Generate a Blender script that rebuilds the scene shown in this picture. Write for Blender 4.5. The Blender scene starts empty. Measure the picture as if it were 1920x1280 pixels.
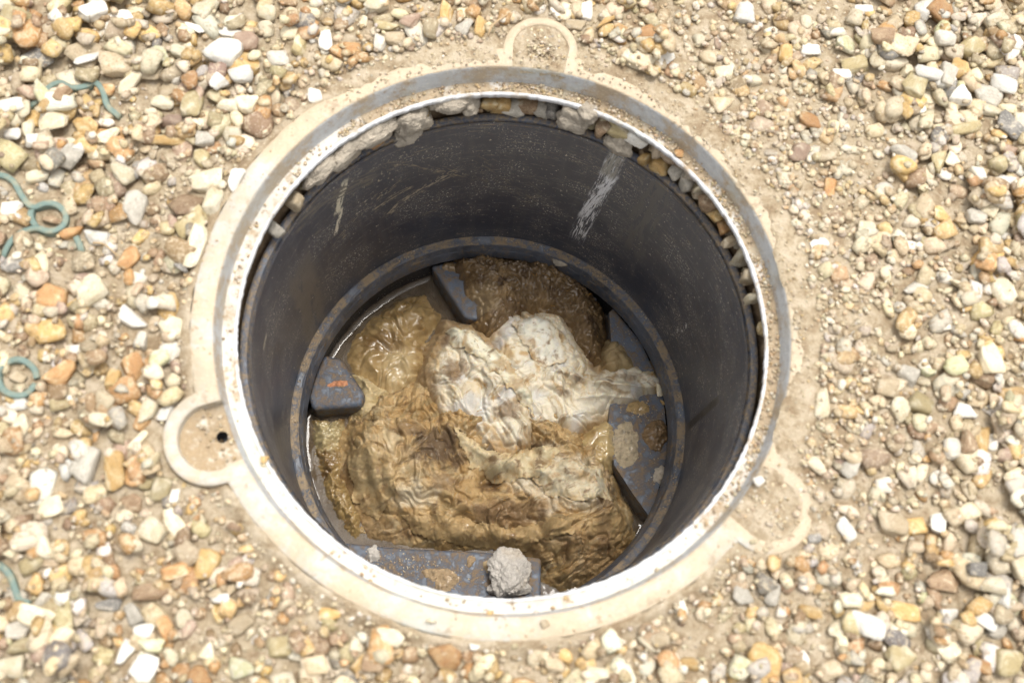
import bpy, bmesh, math, random
import numpy as np
from mathutils import Vector, Matrix, Euler

# ------------------------------------------------------------------ camera, sky, sun, exposure
SC = bpy.context.scene
COL = SC.collection
PI = math.pi
R_ = math.radians
TX, TY = 0.3083, -0.0586
CAM = np.array([-0.0479, -0.3056, 0.9247])
FPX = 40 / 36 * 1920
_cx, _sx, _cy, _sy = math.cos(TX), math.sin(TX), math.cos(TY), math.sin(TY)
ROT = np.array([[_cy, 0, _sy], [0, 1, 0], [-_sy, 0, _cy]]) @ np.array([[1, 0, 0], [0, _cx, -_sx], [0, _sx, _cx]])
cd = bpy.data.cameras.new('camera')
cam = bpy.data.objects.new('camera', cd)
COL.objects.link(cam)
M4 = Matrix([list(ROT[i]) + [CAM[i]] for i in range(3)] + [[0, 0, 0, 1]])
cam.matrix_world = M4
cd.lens = 40
cd.sensor_width = 36
cd.clip_start = 0.02
cd.clip_end = 200
cd.dof.use_dof = True
cd.dof.focus_distance = 1.245
cd.dof.aperture_fstop = 4.5
SC.camera = cam

SUN_EL, SUN_AZ = 75.0, 53.0        # elevation; azimuth counter-clockwise from +x (towards the top of the picture)
world = bpy.data.worlds.new('World')
SC.world = world
world.use_nodes = True
wn = world.node_tree
bg = wn.nodes['Background']
sky = wn.nodes.new('ShaderNodeTexSky')
sky.sky_type = 'NISHITA'
sky.sun_disc = False
sky.sun_elevation = R_(SUN_EL)
sky.sun_rotation = R_(90 - SUN_AZ)
sky.air_density = 1.0
sky.dust_density = 4.0
hs = wn.nodes.new('ShaderNodeHueSaturation')
hs.inputs['Saturation'].default_value = 0.08     # cloud cover: an almost colourless sky
wn.links.new(sky.outputs['Color'], hs.inputs['Color'])
wn.links.new(hs.outputs['Color'], bg.inputs['Color'])
bg.inputs['Strength'].default_value = 0.15
sd_ = bpy.data.lights.new('sun', 'SUN')
sd_.energy = 1.2
sd_.angle = R_(14)
sd_.color = (1.0, 0.96, 0.89)
sun = bpy.data.objects.new('sun', sd_)
COL.objects.link(sun)
_d = Vector((math.cos(R_(SUN_EL)) * math.cos(R_(SUN_AZ)), math.cos(R_(SUN_EL)) * math.sin(R_(SUN_AZ)), math.sin(R_(SUN_EL))))
sun.location = _d * 5
sun.rotation_euler = _d.to_track_quat('Z', 'Y').to_euler()
vs = SC.view_settings
vs.view_transform = 'Standard'
vs.look = 'None'
vs.gamma = 1
vs.use_curve_mapping = False
vs.exposure = 1.02
SC.cycles.use_denoising = True
SC.cycles.max_bounces = 8
SC.cycles.diffuse_bounces = 6
SC.cycles.glossy_bounces = 4

rnd = random.Random(7)
NPR = np.random.default_rng(11)

# ------------------------------------------------------------------ helpers
def ray(px, py):
    d = ROT @ np.array([(px - 960) / FPX, -(py - 640) / FPX, -1.0])
    return d
def at(px, py, z=0.02):
    d = ray(px, py)
    t = (z - CAM[2]) / d[2]
    return CAM + t * d
def at_cyl(px, py, R):
    d = ray(px, py)
    a = d[0]**2 + d[1]**2
    b = CAM[0]*d[0] + CAM[1]*d[1]
    c = CAM[0]**2 + CAM[1]**2 - R*R
    t = (-b + math.sqrt(max(b*b - a*c, 0))) / a
    p = CAM + t*d
    return math.atan2(p[1], p[0]), p[2], p
def to_px(x, y, z):
    v = np.stack([x - CAM[0], y - CAM[1], z - CAM[2] + 0*x], -1) @ ROT
    return 960 + FPX*v[..., 0]/-v[..., 2], 640 - FPX*v[..., 1]/-v[..., 2]
def smooth(a, b, x):
    t = np.clip((x - a) / (b - a), 0, 1)
    return t*t*(3 - 2*t)

_perm = np.random.default_rng(3).permutation(4096)
_ga = np.random.default_rng(4).uniform(0, 2*PI, 4096)
_g3 = np.random.default_rng(5).normal(size=(4096, 3))
_g3 /= np.linalg.norm(_g3, axis=1)[:, None]
def n2(x, y, s=0):
    x = np.asarray(x, float); y = np.asarray(y, float)
    xi = np.floor(x).astype(np.int64); yi = np.floor(y).astype(np.int64)
    fx = x - xi; fy = y - yi
    u = fx**3*(fx*(fx*6 - 15) + 10); v = fy**3*(fy*(fy*6 - 15) + 10)
    def g(i, j, dx, dy):
        a = _ga[_perm[(i + 37*s + _perm[(j + 101*s) & 4095]) & 4095]]
        return np.cos(a)*dx + np.sin(a)*dy
    a = g(xi, yi, fx, fy); b = g(xi+1, yi, fx-1, fy)
    c = g(xi, yi+1, fx, fy-1); d = g(xi+1, yi+1, fx-1, fy-1)
    return 1.5*((a*(1-u) + b*u)*(1-v) + (c*(1-u) + d*u)*v)
def fbm(x, y, s=0, o=4, gain=.5):
    r = 0; a = 1; t = 0
    for k in range(o):
        r = r + a*n2(x*2**k, y*2**k, s + 13*k); t += a; a *= gain
    return r/t
def n3(p, s=0):
    p = np.asarray(p, float)
    i = np.floor(p).astype(np.int64); f = p - i
    w = f**3*(f*(f*6 - 15) + 10)
    r = 0
    for dx in (0, 1):
        for dy in (0, 1):
            for dz in (0, 1):
                h = _perm[(i[:, 0] + dx + 31*s + _perm[(i[:, 1] + dy + _perm[(i[:, 2] + dz) & 4095]) & 4095]) & 4095]
                g = _g3[h]
                dot = g[:, 0]*(f[:, 0]-dx) + g[:, 1]*(f[:, 1]-dy) + g[:, 2]*(f[:, 2]-dz)
                r = r + dot*(w[:, 0] if dx else 1-w[:, 0])*(w[:, 1] if dy else 1-w[:, 1])*(w[:, 2] if dz else 1-w[:, 2])
    return 1.5*r
def fbm3(p, s=0, o=3):
    return sum(n3(p*2**k, s+7*k)*.5**k for k in range(o))

def mesh_np(name, V, F, smooth_=True, color=None, uv=None):
    """V (n,3); F list of arrays or (m,k) array."""
    me = bpy.data.meshes.new(name)
    V = np.asarray(V, np.float32)
    if isinstance(F, np.ndarray):
        k = F.shape[1]; m = len(F)
        me.vertices.add(len(V)); me.vertices.foreach_set('co', V.ravel())
        me.loops.add(m*k); me.loops.foreach_set('vertex_index', F.astype(np.int32).ravel())
        me.polygons.add(m); me.polygons.foreach_set('loop_start', np.arange(0, m*k, k, dtype=np.int32))
        me.update(calc_edges=True)
    else:
        me.from_pydata([tuple(map(float, v)) for v in V], [], [tuple(int(i) for i in f) for f in F])
    if smooth_:
        me.polygons.foreach_set('use_smooth', np.ones(len(me.polygons), bool))
    if color is not None:
        ca = me.color_attributes.new('Col', 'FLOAT_COLOR', 'POINT')
        c = np.ones((len(V), 4), np.float32); c[:, :3] = color
        ca.data.foreach_set('color', c.ravel())
    if uv is not None:
        l = me.uv_layers.new(name='UVMap')
        vi = np.empty(len(me.loops), np.int32); me.loops.foreach_get('vertex_index', vi)
        l.data.foreach_set('uv', np.asarray(uv, np.float32)[vi].ravel())
    me.validate()
    me.update()
    return me
def obj(name, me, mat=None, parent=None, **props):
    o = bpy.data.objects.new(name, me)
    COL.objects.link(o)
    if mat is not None and me is not None:
        me.materials.append(mat)
    if parent is not None:
        o.parent = parent
    for k, v in props.items():
        o[k] = v
    return o
def empty(name, loc, label, cat, group=None):
    o = bpy.data.objects.new(name, None)
    COL.objects.link(o)
    o.empty_display_size = 0.02
    o.location = loc
    o['label'] = label; o['category'] = cat
    if group: o['group'] = group
    return o
def grid_faces(nu, nv, closed_u=False):
    """verts indexed u*nv+v"""
    u = np.arange(nu if closed_u else nu-1); v = np.arange(nv-1)
    U, Vv = np.meshgrid(u, v, indexing='ij')
    U2 = (U+1) % nu
    return np.stack([U*nv+Vv, U2*nv+Vv, U2*nv+Vv+1, U*nv+Vv+1], -1).reshape(-1, 4)
def lathe(name, prof, n=360, jitter=None, uv=True, dirt=None):
    """prof rows (r,z), from outside/top to inside; seam on the south side."""
    prof = np.array(prof, float)
    th = np.linspace(-PI/2, 1.5*PI, n+1)
    T, K = np.meshgrid(th, np.arange(len(prof)), indexing='ij')
    r = prof[K, 0]; z = prof[K, 1]
    if jitter is not None:
        dr, dz = jitter(T, K); r = r + dr; z = z + dz
    V = np.stack([r*np.cos(T), r*np.sin(T), z], -1).reshape(-1, 3)
    s = np.concatenate([[0], np.cumsum(np.hypot(*np.diff(prof, axis=0).T))])
    UV = np.stack([T*0.222, s[K]], -1).reshape(-1, 2)
    C = None if dirt is None else np.repeat(dirt(T, K).reshape(-1, 1), 3, 1)
    return mesh_np(name, V, grid_faces(n+1, len(prof)), True, C, UV if uv else None)
def rounded(prof, rad=.001, steps=2):
    """chamfer/round the inner corners of an open profile"""
    P = [np.array(p, float) for p in prof]
    out = [P[0]]
    for a, b, c in zip(P[:-2], P[1:-1], P[2:]):
        la, lc = np.linalg.norm(a-b), np.linalg.norm(c-b)
        r = min(rad, la*.45, lc*.45)
        p0 = b + (a-b)/la*r; p2 = b + (c-b)/lc*r
        for k in range(steps+1):
            t = k/steps
            out.append((1-t)**2*p0 + 2*t*(1-t)*b + t*t*p2)
    out.append(P[-1])
    return out

# ------------------------------------------------------------------ node helper
class NT:
    def __init__(s, name):
        s.m = bpy.data.materials.new(name); s.m.use_nodes = True
        s.t = s.m.node_tree; s.n = s.t.nodes; s.l = s.t.links
        s.b = s.n['Principled BSDF']
    def node(s, typ, **kw):
        nd = s.n.new(typ)
        for k, v in kw.items(): setattr(nd, k, v)
        return nd
    def put(s, inp, v):
        if isinstance(v, bpy.types.NodeSocket): s.l.new(v, inp)
        elif isinstance(v, (tuple, list)):
            v = tuple(v)
            if len(v) == 3 and inp.type == 'RGBA': v += (1,)
            inp.default_value = v
        else: inp.default_value = v
    def noise(s, vec, scale, detail=4, rough=.6, dist=0, out='Fac'):
        nd = s.node('ShaderNodeTexNoise'); s.put(nd.inputs['Vector'], vec)
        nd.inputs['Scale'].default_value = scale; nd.inputs['Detail'].default_value = detail
        nd.inputs['Roughness'].default_value = rough; nd.inputs['Distortion'].default_value = dist
        return nd.outputs[out]
    def ramp(s, f, a, b):
        nd = s.node('ShaderNodeMapRange', interpolation_type='SMOOTHSTEP')
        s.put(nd.inputs['Value'], f); nd.inputs['From Min'].default_value = a; nd.inputs['From Max'].default_value = b
        return nd.outputs['Result']
    def mix(s, f, a, b, mode='MIX'):
        nd = s.node('ShaderNodeMix', data_type='RGBA', blend_type=mode)
        s.put(nd.inputs['Factor'], f); s.put(nd.inputs[6], a); s.put(nd.inputs[7], b)
        return nd.outputs[2]
    def math(s, op, a, b=0.0, c=None):
        nd = s.node('ShaderNodeMath', operation=op)
        s.put(nd.inputs[0], a); s.put(nd.inputs[1], b)
        if c is not None: s.put(nd.inputs[2], c)
        return nd.outputs[0]
    def mapping(s, vec, loc=(0, 0, 0), rot=(0, 0, 0), scale=(1, 1, 1)):
        nd = s.node('ShaderNodeMapping'); s.put(nd.inputs['Vector'], vec)
        nd.inputs['Location'].default_value = loc; nd.inputs['Rotation'].default_value = rot; nd.inputs['Scale'].default_value = scale
        return nd.outputs[0]
    def coord(s, which='Object'):
        return s.node('ShaderNodeTexCoord').outputs[which]
    def bump(s, h, strength=.5, dist=.001, normal=None):
        nd = s.node('ShaderNodeBump'); s.put(nd.inputs['Height'], h)
        nd.inputs['Strength'].default_value = strength; nd.inputs['Distance'].default_value = dist
        if normal is not None: s.put(nd.inputs['Normal'], normal)
        s.l.new(nd.outputs[0], s.b.inputs['Normal'])
        return nd.outputs[0]
    def set(s, **kw):
        for k, v in kw.items():
            s.put(s.b.inputs[k.replace('_', ' ')], v)
        return s.m

# ------------------------------------------------------------------ materials
def mat_ground():
    t = NT('sandy earth'); c = t.coord()
    a = t.noise(c, 9, 6, .65); b = t.noise(c, 60, 6, .7); g = t.noise(c, 420, 4, .7)
    col = t.mix(t.ramp(a, .35, .65), (.385, .31, .205), (.295, .225, .14))
    col = t.mix(t.ramp(b, .42, .68), col, (.48, .40, .295))
    col = t.mix(t.ramp(b, .52, .30), col, (.235, .165, .10))
    col = t.mix(t.ramp(g, .60, .72), col, (.62, .53, .40))
    col = t.mix(t.ramp(g, .40, .28), col, (.17, .11, .065))
    h = t.math('ADD', t.math('MULTIPLY', b, 1.0), t.math('MULTIPLY', g, .6))
    t.bump(h, .9, .004)
    return t.set(Base_Color=col, Roughness=.95, Specular_IOR_Level=.2)
def mat_stone(name, c1, c2, c3=None, rough=.55, lo=.42, hi=.62):
    t = NT(name)
    oi = t.node('ShaderNodeObjectInfo')
    c = t.coord()
    ad = t.node('ShaderNodeVectorMath', operation='ADD'); t.put(ad.inputs[0], c)
    sc = t.node('ShaderNodeVectorMath', operation='SCALE'); sc.inputs[0].default_value = (37, 19, 53); t.put(sc.inputs['Scale'], oi.outputs['Random'])
    t.l.new(sc.outputs[0], ad.inputs[1])
    v = ad.outputs[0]
    a = t.noise(v, 1.1, 4, .6, .6); b = t.noise(v, 5, 5, .7); g = t.noise(v, 24, 3, .7)
    col = t.mix(t.ramp(a, lo, hi), c1, c2)
    if c3: col = t.mix(t.ramp(b, .54, .66), col, c3)
    col = t.mix(t.math('MULTIPLY', t.ramp(b, .46, .34), .6), col, tuple(x*.55 for x in c1))
    col = t.mix(t.math('MULTIPLY', t.ramp(a, .58, .66), .55), col, (.66, .57, .42))
    col = t.mix(t.math('MULTIPLY', t.ramp(g, .58, .68), .6), col, (.70, .64, .53))
    col = t.mix(t.math('MULTIPLY', t.ramp(g, .42, .34), .5), col, (.22, .15, .08))
    v2 = t.math('MULTIPLY_ADD', oi.outputs['Random'], .42, .70)
    h = t.node('ShaderNodeHueSaturation'); t.put(h.inputs['Color'], col); t.put(h.inputs['Value'], v2)
    t.bump(t.math('ADD', b, t.math('MULTIPLY', g, .35)), .55, .0022)
    return t.set(Base_Color=h.outputs[0], Roughness=rough, Specular_IOR_Level=.35)
def mat_gravel():
    t = NT('mixed flint gravel'); c = t.coord()
    at_ = t.node('ShaderNodeAttribute', attribute_name='Col').outputs['Color']
    a = t.noise(c, 140, 5, .7, .8); b = t.noise(c, 520, 4, .7)
    col = t.mix(t.math('MULTIPLY', t.ramp(a, .50, .62), .6), at_, (.58, .48, .33))
    col = t.mix(t.math('MULTIPLY', t.ramp(a, .47, .36), .60), col, (.21, .135, .065))
    col = t.mix(t.math('MULTIPLY', t.ramp(b, .55, .68), .5), col, (.70, .64, .53))
    t.bump(t.math('ADD', t.math('MULTIPLY', a, .6), t.math('MULTIPLY', b, .5)), .6, .003)
    return t.set(Base_Color=col, Roughness=.6, Specular_IOR_Level=.3)
def mat_frame(name, base, dirt_lo, dirt_hi, dirt=(.42, .335, .23), rough=.5, amt=.30):
    t = NT(name); c = t.coord()
    du = t.node('ShaderNodeAttribute', attribute_name='Col').outputs['Fac']
    a = t.noise(c, 22, 6, .7, .4); b = t.noise(c, 130, 5, .7); g = t.noise(c, 500, 3, .7)
    col = t.mix(t.ramp(b, .35, .7), base, tuple(x*.86 for x in base))
    f = t.math('ADD', t.math('MULTIPLY', a, .7), t.math('MULTIPLY', b, .3))
    f = t.math('MULTIPLY_ADD', du, amt, f)
    col = t.mix(t.ramp(f, dirt_lo, dirt_hi), col, t.mix(t.ramp(b, .4, .62), dirt, tuple(min(x*1.12, .7) for x in dirt)))
    col = t.mix(t.math('MULTIPLY', t.ramp(g, .58, .68), .6), col, (.60, .51, .38))
    col = t.mix(t.math('MULTIPLY', t.ramp(b, .61, .68), .7), col, (.24, .155, .08))
    p = t.noise(c, 9, 5, .65, .6); q = t.noise(c, 60, 4, .7, .4)
    col = t.mix(t.math('MULTIPLY', t.ramp(p, .50, .66), .45), col, (.33, .29, .22))
    col = t.mix(t.math('MULTIPLY', t.ramp(p, .46, .34), .35), col, (.40, .42, .36))
    col = t.mix(t.math('MULTIPLY', t.ramp(q, .60, .70), .55), col, (.24, .17, .10))
    t.bump(t.math('ADD', t.math('MULTIPLY', b, .5), t.math('MULTIPLY', g, .5)), .7, .002)
    return t.set(Base_Color=col, Roughness=rough, Specular_IOR_Level=.4)
WALL_MARKS = []          # filled below: (u, v, angle, length, width, colour, noise scale along, across, threshold)
def mat_wall():
    t = NT('black plastic shaft')
    uv = t.coord('UV')
    # fine speckle, scuffs that run round the wall, and slanting scratches
    sp = t.noise(uv, 430, 3, .6); sp2 = t.noise(uv, 210, 4, .7); pat = t.noise(uv, 16, 4, .65)
    sc1 = t.noise(t.mapping(uv, rot=(0, 0, R_(12)), scale=(34, 420, 1)), 1, 4, .7)
    sc2 = t.noise(t.mapping(uv, rot=(0, 0, R_(-24)), scale=(30, 600, 1)), 1, 3, .7)
    turn = t.noise(t.mapping(uv, scale=(3, 1500, 1)), 1, 2, .5)
    drip = t.noise(t.mapping(uv, scale=(95, 7, 1)), 1, 4, .6, .3)
    col = t.mix(t.ramp(pat, .38, .62), (.037, .045, .069), (.064, .068, .088))
    col = t.mix(t.math('MULTIPLY', t.ramp(drip, .50, .66), .28), col, (.10, .10, .108))
    col = t.mix(t.math('MULTIPLY', t.ramp(turn, .5, .64), .16), col, (.085, .086, .095))
    col = t.mix(t.math('MULTIPLY', t.ramp(sc1, .595, .65), .55), col, (.25, .24, .225))
    col = t.mix(t.math('MULTIPLY', t.ramp(sc2, .60, .67), t.ramp(pat, .44, .56)), col, (.30, .255, .17))
    spm = t.math('MULTIPLY', t.ramp(sp, .605, .64), t.ramp(pat, .47, .60))
    col = t.mix(spm, col, (.66, .62, .52))
    col = t.mix(t.ramp(sp2, .645, .665), col, (.62, .56, .44))
    sep = t.node('ShaderNodeSeparateXYZ'); t.put(sep.inputs[0], uv)
    for (u, v, ang, L, W, c_, sl, sw, th, warp) in WALL_MARKS:
        m = t.node('ShaderNodeMapping', vector_type='TEXTURE'); t.put(m.inputs[0], uv)
        m.inputs['Location'].default_value = (u, v, 0); m.inputs['Rotation'].default_value = (0, 0, ang)
        q = t.node('ShaderNodeSeparateXYZ'); t.put(q.inputs[0], m.outputs[0])
        wob = t.math('MULTIPLY', t.math('SUBTRACT', t.noise(uv, 55, 3, .6), .5), warp)
        yy = t.math('ADD', q.outputs[1], wob)
        ex = t.ramp(t.math('ABSOLUTE', q.outputs[0]), L*.52, L*.36)
        ey = t.ramp(t.math('ABSOLUTE', yy), W*.55, W*.3)
        st = t.noise(t.mapping(m.outputs[0], scale=(sl, sw, 1)), 1, 3, .65)
        k = t.math('MULTIPLY', t.math('MULTIPLY', ex, ey), t.ramp(st, th, th+.06))
        col = t.mix(k, col, c_)
    rg = t.math('ADD', t.math('MULTIPLY', pat, .35), .18)
    rg = t.math('ADD', rg, t.math('MULTIPLY', spm, .4))
    t.bump(t.math('ADD', t.math('MULTIPLY', turn, .25), t.math('MULTIPLY', sp, .3)), .25, .0006)
    return t.set(Base_Color=col, Roughness=rg, Specular_IOR_Level=.45)
def mat_plastic(name, base, dirt, lo, hi, rough=.4, scale=60, attr=False):
    t = NT(name); c = t.coord()
    a = t.noise(c, scale, 6, .7, .3); b = t.noise(c, 420, 4, .7); g = t.noise(c, 14, 3, .6)
    col = t.mix(t.ramp(g, .38, .65), base, tuple(x*1.6 for x in base))
    f = t.math('ADD', t.math('MULTIPLY', a, .75), t.math('MULTIPLY', b, .25))
    if attr: f = t.math('ADD', f, t.node('ShaderNodeAttribute', attribute_name='Col').outputs['Fac'])
    m = t.ramp(f, lo, hi)
    col = t.mix(m, col, dirt)
    col = t.mix(t.math('MULTIPLY', t.ramp(b, .63, .72), .8), col, (.40, .31, .19))
    t.bump(t.math('ADD', t.math('MULTIPLY', m, .6), t.math('MULTIPLY', b, .4)), .6, .0012)
    return t.set(Base_Color=col, Roughness=t.math('MULTIPLY_ADD', m, .4, rough), Specular_IOR_Level=.4)
def mat_wad(name, rough=.42, coat=.25, bump=.5, sss=.0, wet=False):
    t = NT(name); c = t.coord()
    at_ = t.node('ShaderNodeAttribute', attribute_name='Col').outputs['Color']
    a = t.noise(c, 260, 5, .7, .5); b = t.noise(c, 900, 3, .7); w = t.noise(c, 48, 3, .6)
    col = t.mix(t.math('MULTIPLY', t.ramp(a, .56, .74), .40), at_, (.14, .085, .04))
    col = t.mix(t.math('MULTIPLY', t.ramp(a, .44, .30), .25), col, (.55, .48, .35))
    col = t.mix(t.math('MULTIPLY', t.ramp(b, .64, .69), .6), col, (.10, .05, .02))
    t.bump(t.math('ADD', t.math('MULTIPLY', a, .8), t.math('MULTIPLY', b, .35)), bump, .0016)
    t.b.inputs['Coat Roughness'].default_value = .05 if wet else .10
    t.b.inputs['Subsurface Radius'].default_value = (1.0, .7, .4); t.b.inputs['Subsurface Scale'].default_value = .004
    t.b.inputs['Subsurface Weight'].default_value = sss
    return t.set(Base_Color=col, Roughness=t.math('MULTIPLY_ADD', w, .3, rough-.15), Specular_IOR_Level=.28,
                 Coat_Weight=coat if wet else t.math('MULTIPLY', t.ramp(w, .52, .62), coat))
def mat_mortar(name, base, rough=.95):
    t = NT(name); c = t.coord()
    a = t.noise(c, 150, 6, .75); b = t.noise(c, 700, 4, .7); g = t.noise(c, 40, 3, .6)
    col = t.mix(t.ramp(a, .35, .65), tuple(x*.75 for x in base), base)
    col = t.mix(t.math('MULTIPLY', t.ramp(g, .5, .7), .4), col, (.42, .33, .22))
    col = t.mix(t.math('MULTIPLY', t.ramp(b, .64, .72), .8), col, (.16, .12, .09))
    t.bump(t.math('ADD', a, t.math('MULTIPLY', b, .5)), .9, .0022)
    return t.set(Base_Color=col, Roughness=rough, Specular_IOR_Level=.15)
def mat_flat(name, base, rough=.6, dirt=None):
    t = NT(name); c = t.coord()
    a = t.noise(c, 120, 4, .7)
    col = t.mix(t.ramp(a, .45, .68), base, dirt or tuple(x*.7 for x in base))
    t.bump(a, .3, .001)
    return t.set(Base_Color=col, Roughness=rough)
def mat_water():
    t = NT('murky waste water'); c = t.coord()
    a = t.noise(c, 30, 3, .6); r = t.noise(c, 55, 2, .5)
    col = t.mix(t.ramp(a, .35, .65), (.10, .07, .042), (.16, .125, .09))
    t.bump(r, .25, .002)
    return t.set(Base_Color=col, Roughness=.03, IOR=1.33, Specular_IOR_Level=.4, Alpha=.72)

MG = mat_ground()
STONES = {
    'white':  mat_stone('white flint', (.68, .64, .56), (.78, .75, .68), (.62, .52, .38), .6, .35, .6),
    'cream':  mat_stone('cream flint', (.62, .53, .36), (.72, .65, .50), (.46, .33, .18), .55),
    'tan':    mat_stone('tan flint', (.47, .37, .235), (.56, .46, .32), (.34, .23, .12)),
    'ochre':  mat_stone('ochre flint', (.50, .31, .11), (.58, .42, .20), (.30, .17, .06), .45),
    'orange': mat_stone('orange flint', (.42, .22, .085), (.50, .32, .15), (.25, .13, .06), .45),
    'brown':  mat_stone('brown flint', (.25, .155, .085), (.34, .235, .14), (.45, .35, .22), .5),
    'grey':   mat_stone('grey flint', (.44, .40, .33), (.54, .49, .41), (.62, .57, .48), .55),
    'dark':   mat_stone('dark grey flint', (.18, .168, .15), (.30, .275, .24), (.5, .46, .4), .5),
    'olive':  mat_stone('olive flint', (.38, .30, .15), (.48, .41, .26), (.27, .21, .10)),
    'green':  mat_stone('algae-tinged flint', (.58, .53, .39), (.44, .43, .22), (.66, .61, .48)),
    'pink':   mat_stone('pinkish brown flint', (.32, .215, .15), (.42, .31, .225), (.24, .155, .11), .5),
}
PAL = {'white': (.70, .66, .57), 'cream': (.64, .55, .39), 'tan': (.49, .385, .25), 'ochre': (.52, .345, .14), 'orange': (.44, .245, .10),
       'brown': (.28, .18, .10), 'grey': (.46, .42, .355), 'dark': (.21, .195, .175), 'olive': (.40, .33, .19), 'green': (.48, .46, .28), 'pink': (.36, .25, .18)}
M_GRAVEL = mat_gravel()
M_FLANGE = mat_frame('weathered cream flange', (.45, .44, .405), .40, .60)
M_SLOPE = mat_frame('grey worn upstand', (.38, .38, .375), .44, .64, (.29, .225, .15), .5)
M_SEAT = mat_frame('dirty lid seat', (.60, .56, .50), .52, .64, (.33, .25, .16), .75)
M_LIP = mat_frame('white seat lip', (.66, .66, .665), .52, .70, (.38, .29, .19), .5, .22)
M_LUGFLOOR = mat_frame('sandy lug floor', (.60, .55, .46), .44, .58, (.30, .22, .13), .75)
M_BLACK = mat_flat('black void plastic', (.02, .02, .022), .4)
M_LEDGE = mat_plastic('dirty ledge plastic', (.066, .073, .090), (.25, .185, .115), .42, .62, .40, 170, True)
M_BENCH = mat_plastic('blue grey benching', (.062, .074, .096), (.175, .12, .07), .43, .62, .40, 110)
M_CHAN = mat_plastic('black channel wall', (.018, .018, .020), (.10, .07, .04), .60, .75, .25, 40)
M_WIPE = mat_wad('pale soaked wipes', .80, .04, .45, .5)
M_TAN = mat_wad('fouled tan wipes', .62, .55, .9, .2)
M_SLUDGE = mat_wad('wet brown sludge', .42, .8, .8, 0, True)
M_SLIME = mat_wad('slimy yellow brown clump', .32, 1.0, .3, .2, True)
M_MORTAR = mat_mortar('grey mortar', (.54, .495, .44))
M_MORTAR2 = mat_mortar('pale mortar', (.45, .39, .31))
M_SOIL = mat_mortar('dark damp soil', (.16, .11, .065))
M_GREEN = mat_flat('green grid plastic', (.13, .185, .16), .7, (.24, .24, .17))
M_TWIG = mat_flat('dry twig', (.42, .30, .17), .8)
M_STRAW = mat_flat('orange straw fibre', (.42, .22, .04), .5)
M_WATER = mat_water()

# ------------------------------------------------------------------ the ground
FLZ = 0.025                                     # top of the frame's flange
R_FO, R_FI, R_SEAT, R_LIP, R_AP = .2605, .2408, .2384, .2284, .2252
LUGS = []                                       # (theta, centre radius, outer radius, recess radius, hole offset)
for (px, py, ro, ri) in ((1014, 92, .034, .0252), (398, 818, .0395, .0275), (1440, 952, .0375, .026)):
    p = at(px, py, FLZ)
    LUGS.append((math.atan2(p[1], p[0]), math.hypot(p[0], p[1]), ro, ri))
def cover(th):                                  # how far sand has drifted over the flange, by angle
    d = np.degrees(th) % 360
    d = np.where(d > 270, d - 360, d)
    return smooth(-52, -20, d)*(1 - smooth(112, 138, d))
def ground_z(x, y):
    r = np.hypot(x, y); th = np.arctan2(y, x)
    c = cover(th)
    near = 1 - smooth(.262, .34, r)
    z = .0175 + .0075*c*near + .006*fbm(x*7, y*7, 2, 3) * smooth(.262, .32, r) + .0025*fbm(x*38, y*38, 5, 3)*smooth(.255, .28, r) + .0008*fbm(x*160, y*160, 9, 2)
    lowc = .0245 + .0012*fbm(x*60, y*60, 12, 3)
    z = np.where(r < .275, z + (np.maximum(z, lowc) - z)*(1 - smooth(.2625, .275, r)), z)
    over = np.maximum((1 - smooth(.2585, .268, r))*c, (1 - smooth(.2605, .263, r)))       # thin drift lying on the flange
    z = np.where(r < .268, np.maximum(z, (FLZ + .0008 + .0009*fbm(x*70, y*70, 4, 3))*over + z*(1-over)), z)
    for (lt, lr, ro, ri) in LUGS:               # soil dips a little so the lugs stay in sight
        d = np.hypot(x - lr*math.cos(lt), y - lr*math.sin(lt))
        k = 1 - smooth(ro + .001, ro + .012, d)
        z = z*(1-k) + (np.minimum(z, FLZ - (.0035 if abs(lt) > 2 else .0006)) if lt > 0 or abs(lt) > 2 else FLZ - .0008 + .0028*fbm(x*60, y*60, 13, 4))*k
    return z
nt, nr = 900, 170
th = np.linspace(0, 2*PI, nt, endpoint=False)
c_ = cover(th)
rin = .2600 - .0022*np.clip(n2(th*5, th*0+.9, 14) + .5*n2(th*24, th*0, 15), -.4, .8) - c_*np.clip(.0150 + .011*n2(th*4, th*0+.5, 3) + .003*n2(th*30, th*0+.5, 4), .001, .0205)
for (lt, lr, ro, ri) in LUGS[:2]:               # leave two lug castings free; the third is all but buried
    dth = (th - lt + PI) % (2*PI) - PI
    s = lr*np.sin(dth)
    inside = np.abs(s) < ro
    ex = np.where(inside, lr*np.cos(dth) + np.sqrt(np.maximum(ro**2 - s**2, 0)), 0)
    rin = np.where(inside, np.maximum(rin, ex + .0004), rin)
tt = np.concatenate([np.linspace(0, 1, nr-12), 1 + np.geomspace(.05, 30, 12)])
RR = rin[:, None] + tt[None]*(.70 - rin[:, None])
RR = np.where(tt[None] > 1, .70*tt[None], RR)
X = RR*np.cos(th)[:, None]; Y = RR*np.sin(th)[:, None]
Z = ground_z(X, Y)
Z[:, 0] -= .0016                # tuck the inner edge down beside the flange
GV = np.stack([X, Y, Z], -1).reshape(-1, 3)
obj('ground', mesh_np('ground', GV, grid_faces(nt, nr, True)[:, ::-1]), MG, kind='structure')

# earth behind the gap under the frame and round the outside of the shaft
def jit(T, K):
    return .004*n2(T*14, K*.9, 6) + .002*n2(T*50, K*2.0, 7), .003*n2(T*20, K*1.3+9, 8)
obj('soil_bank', lathe('soil_bank', [(.262, .004), (.2465, -.006), (.2455, -.018), (.243, -.030), (.238, -.042), (.233, -.052), (.233, -.09)], 400, jit), M_SOIL, kind='structure')

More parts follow.
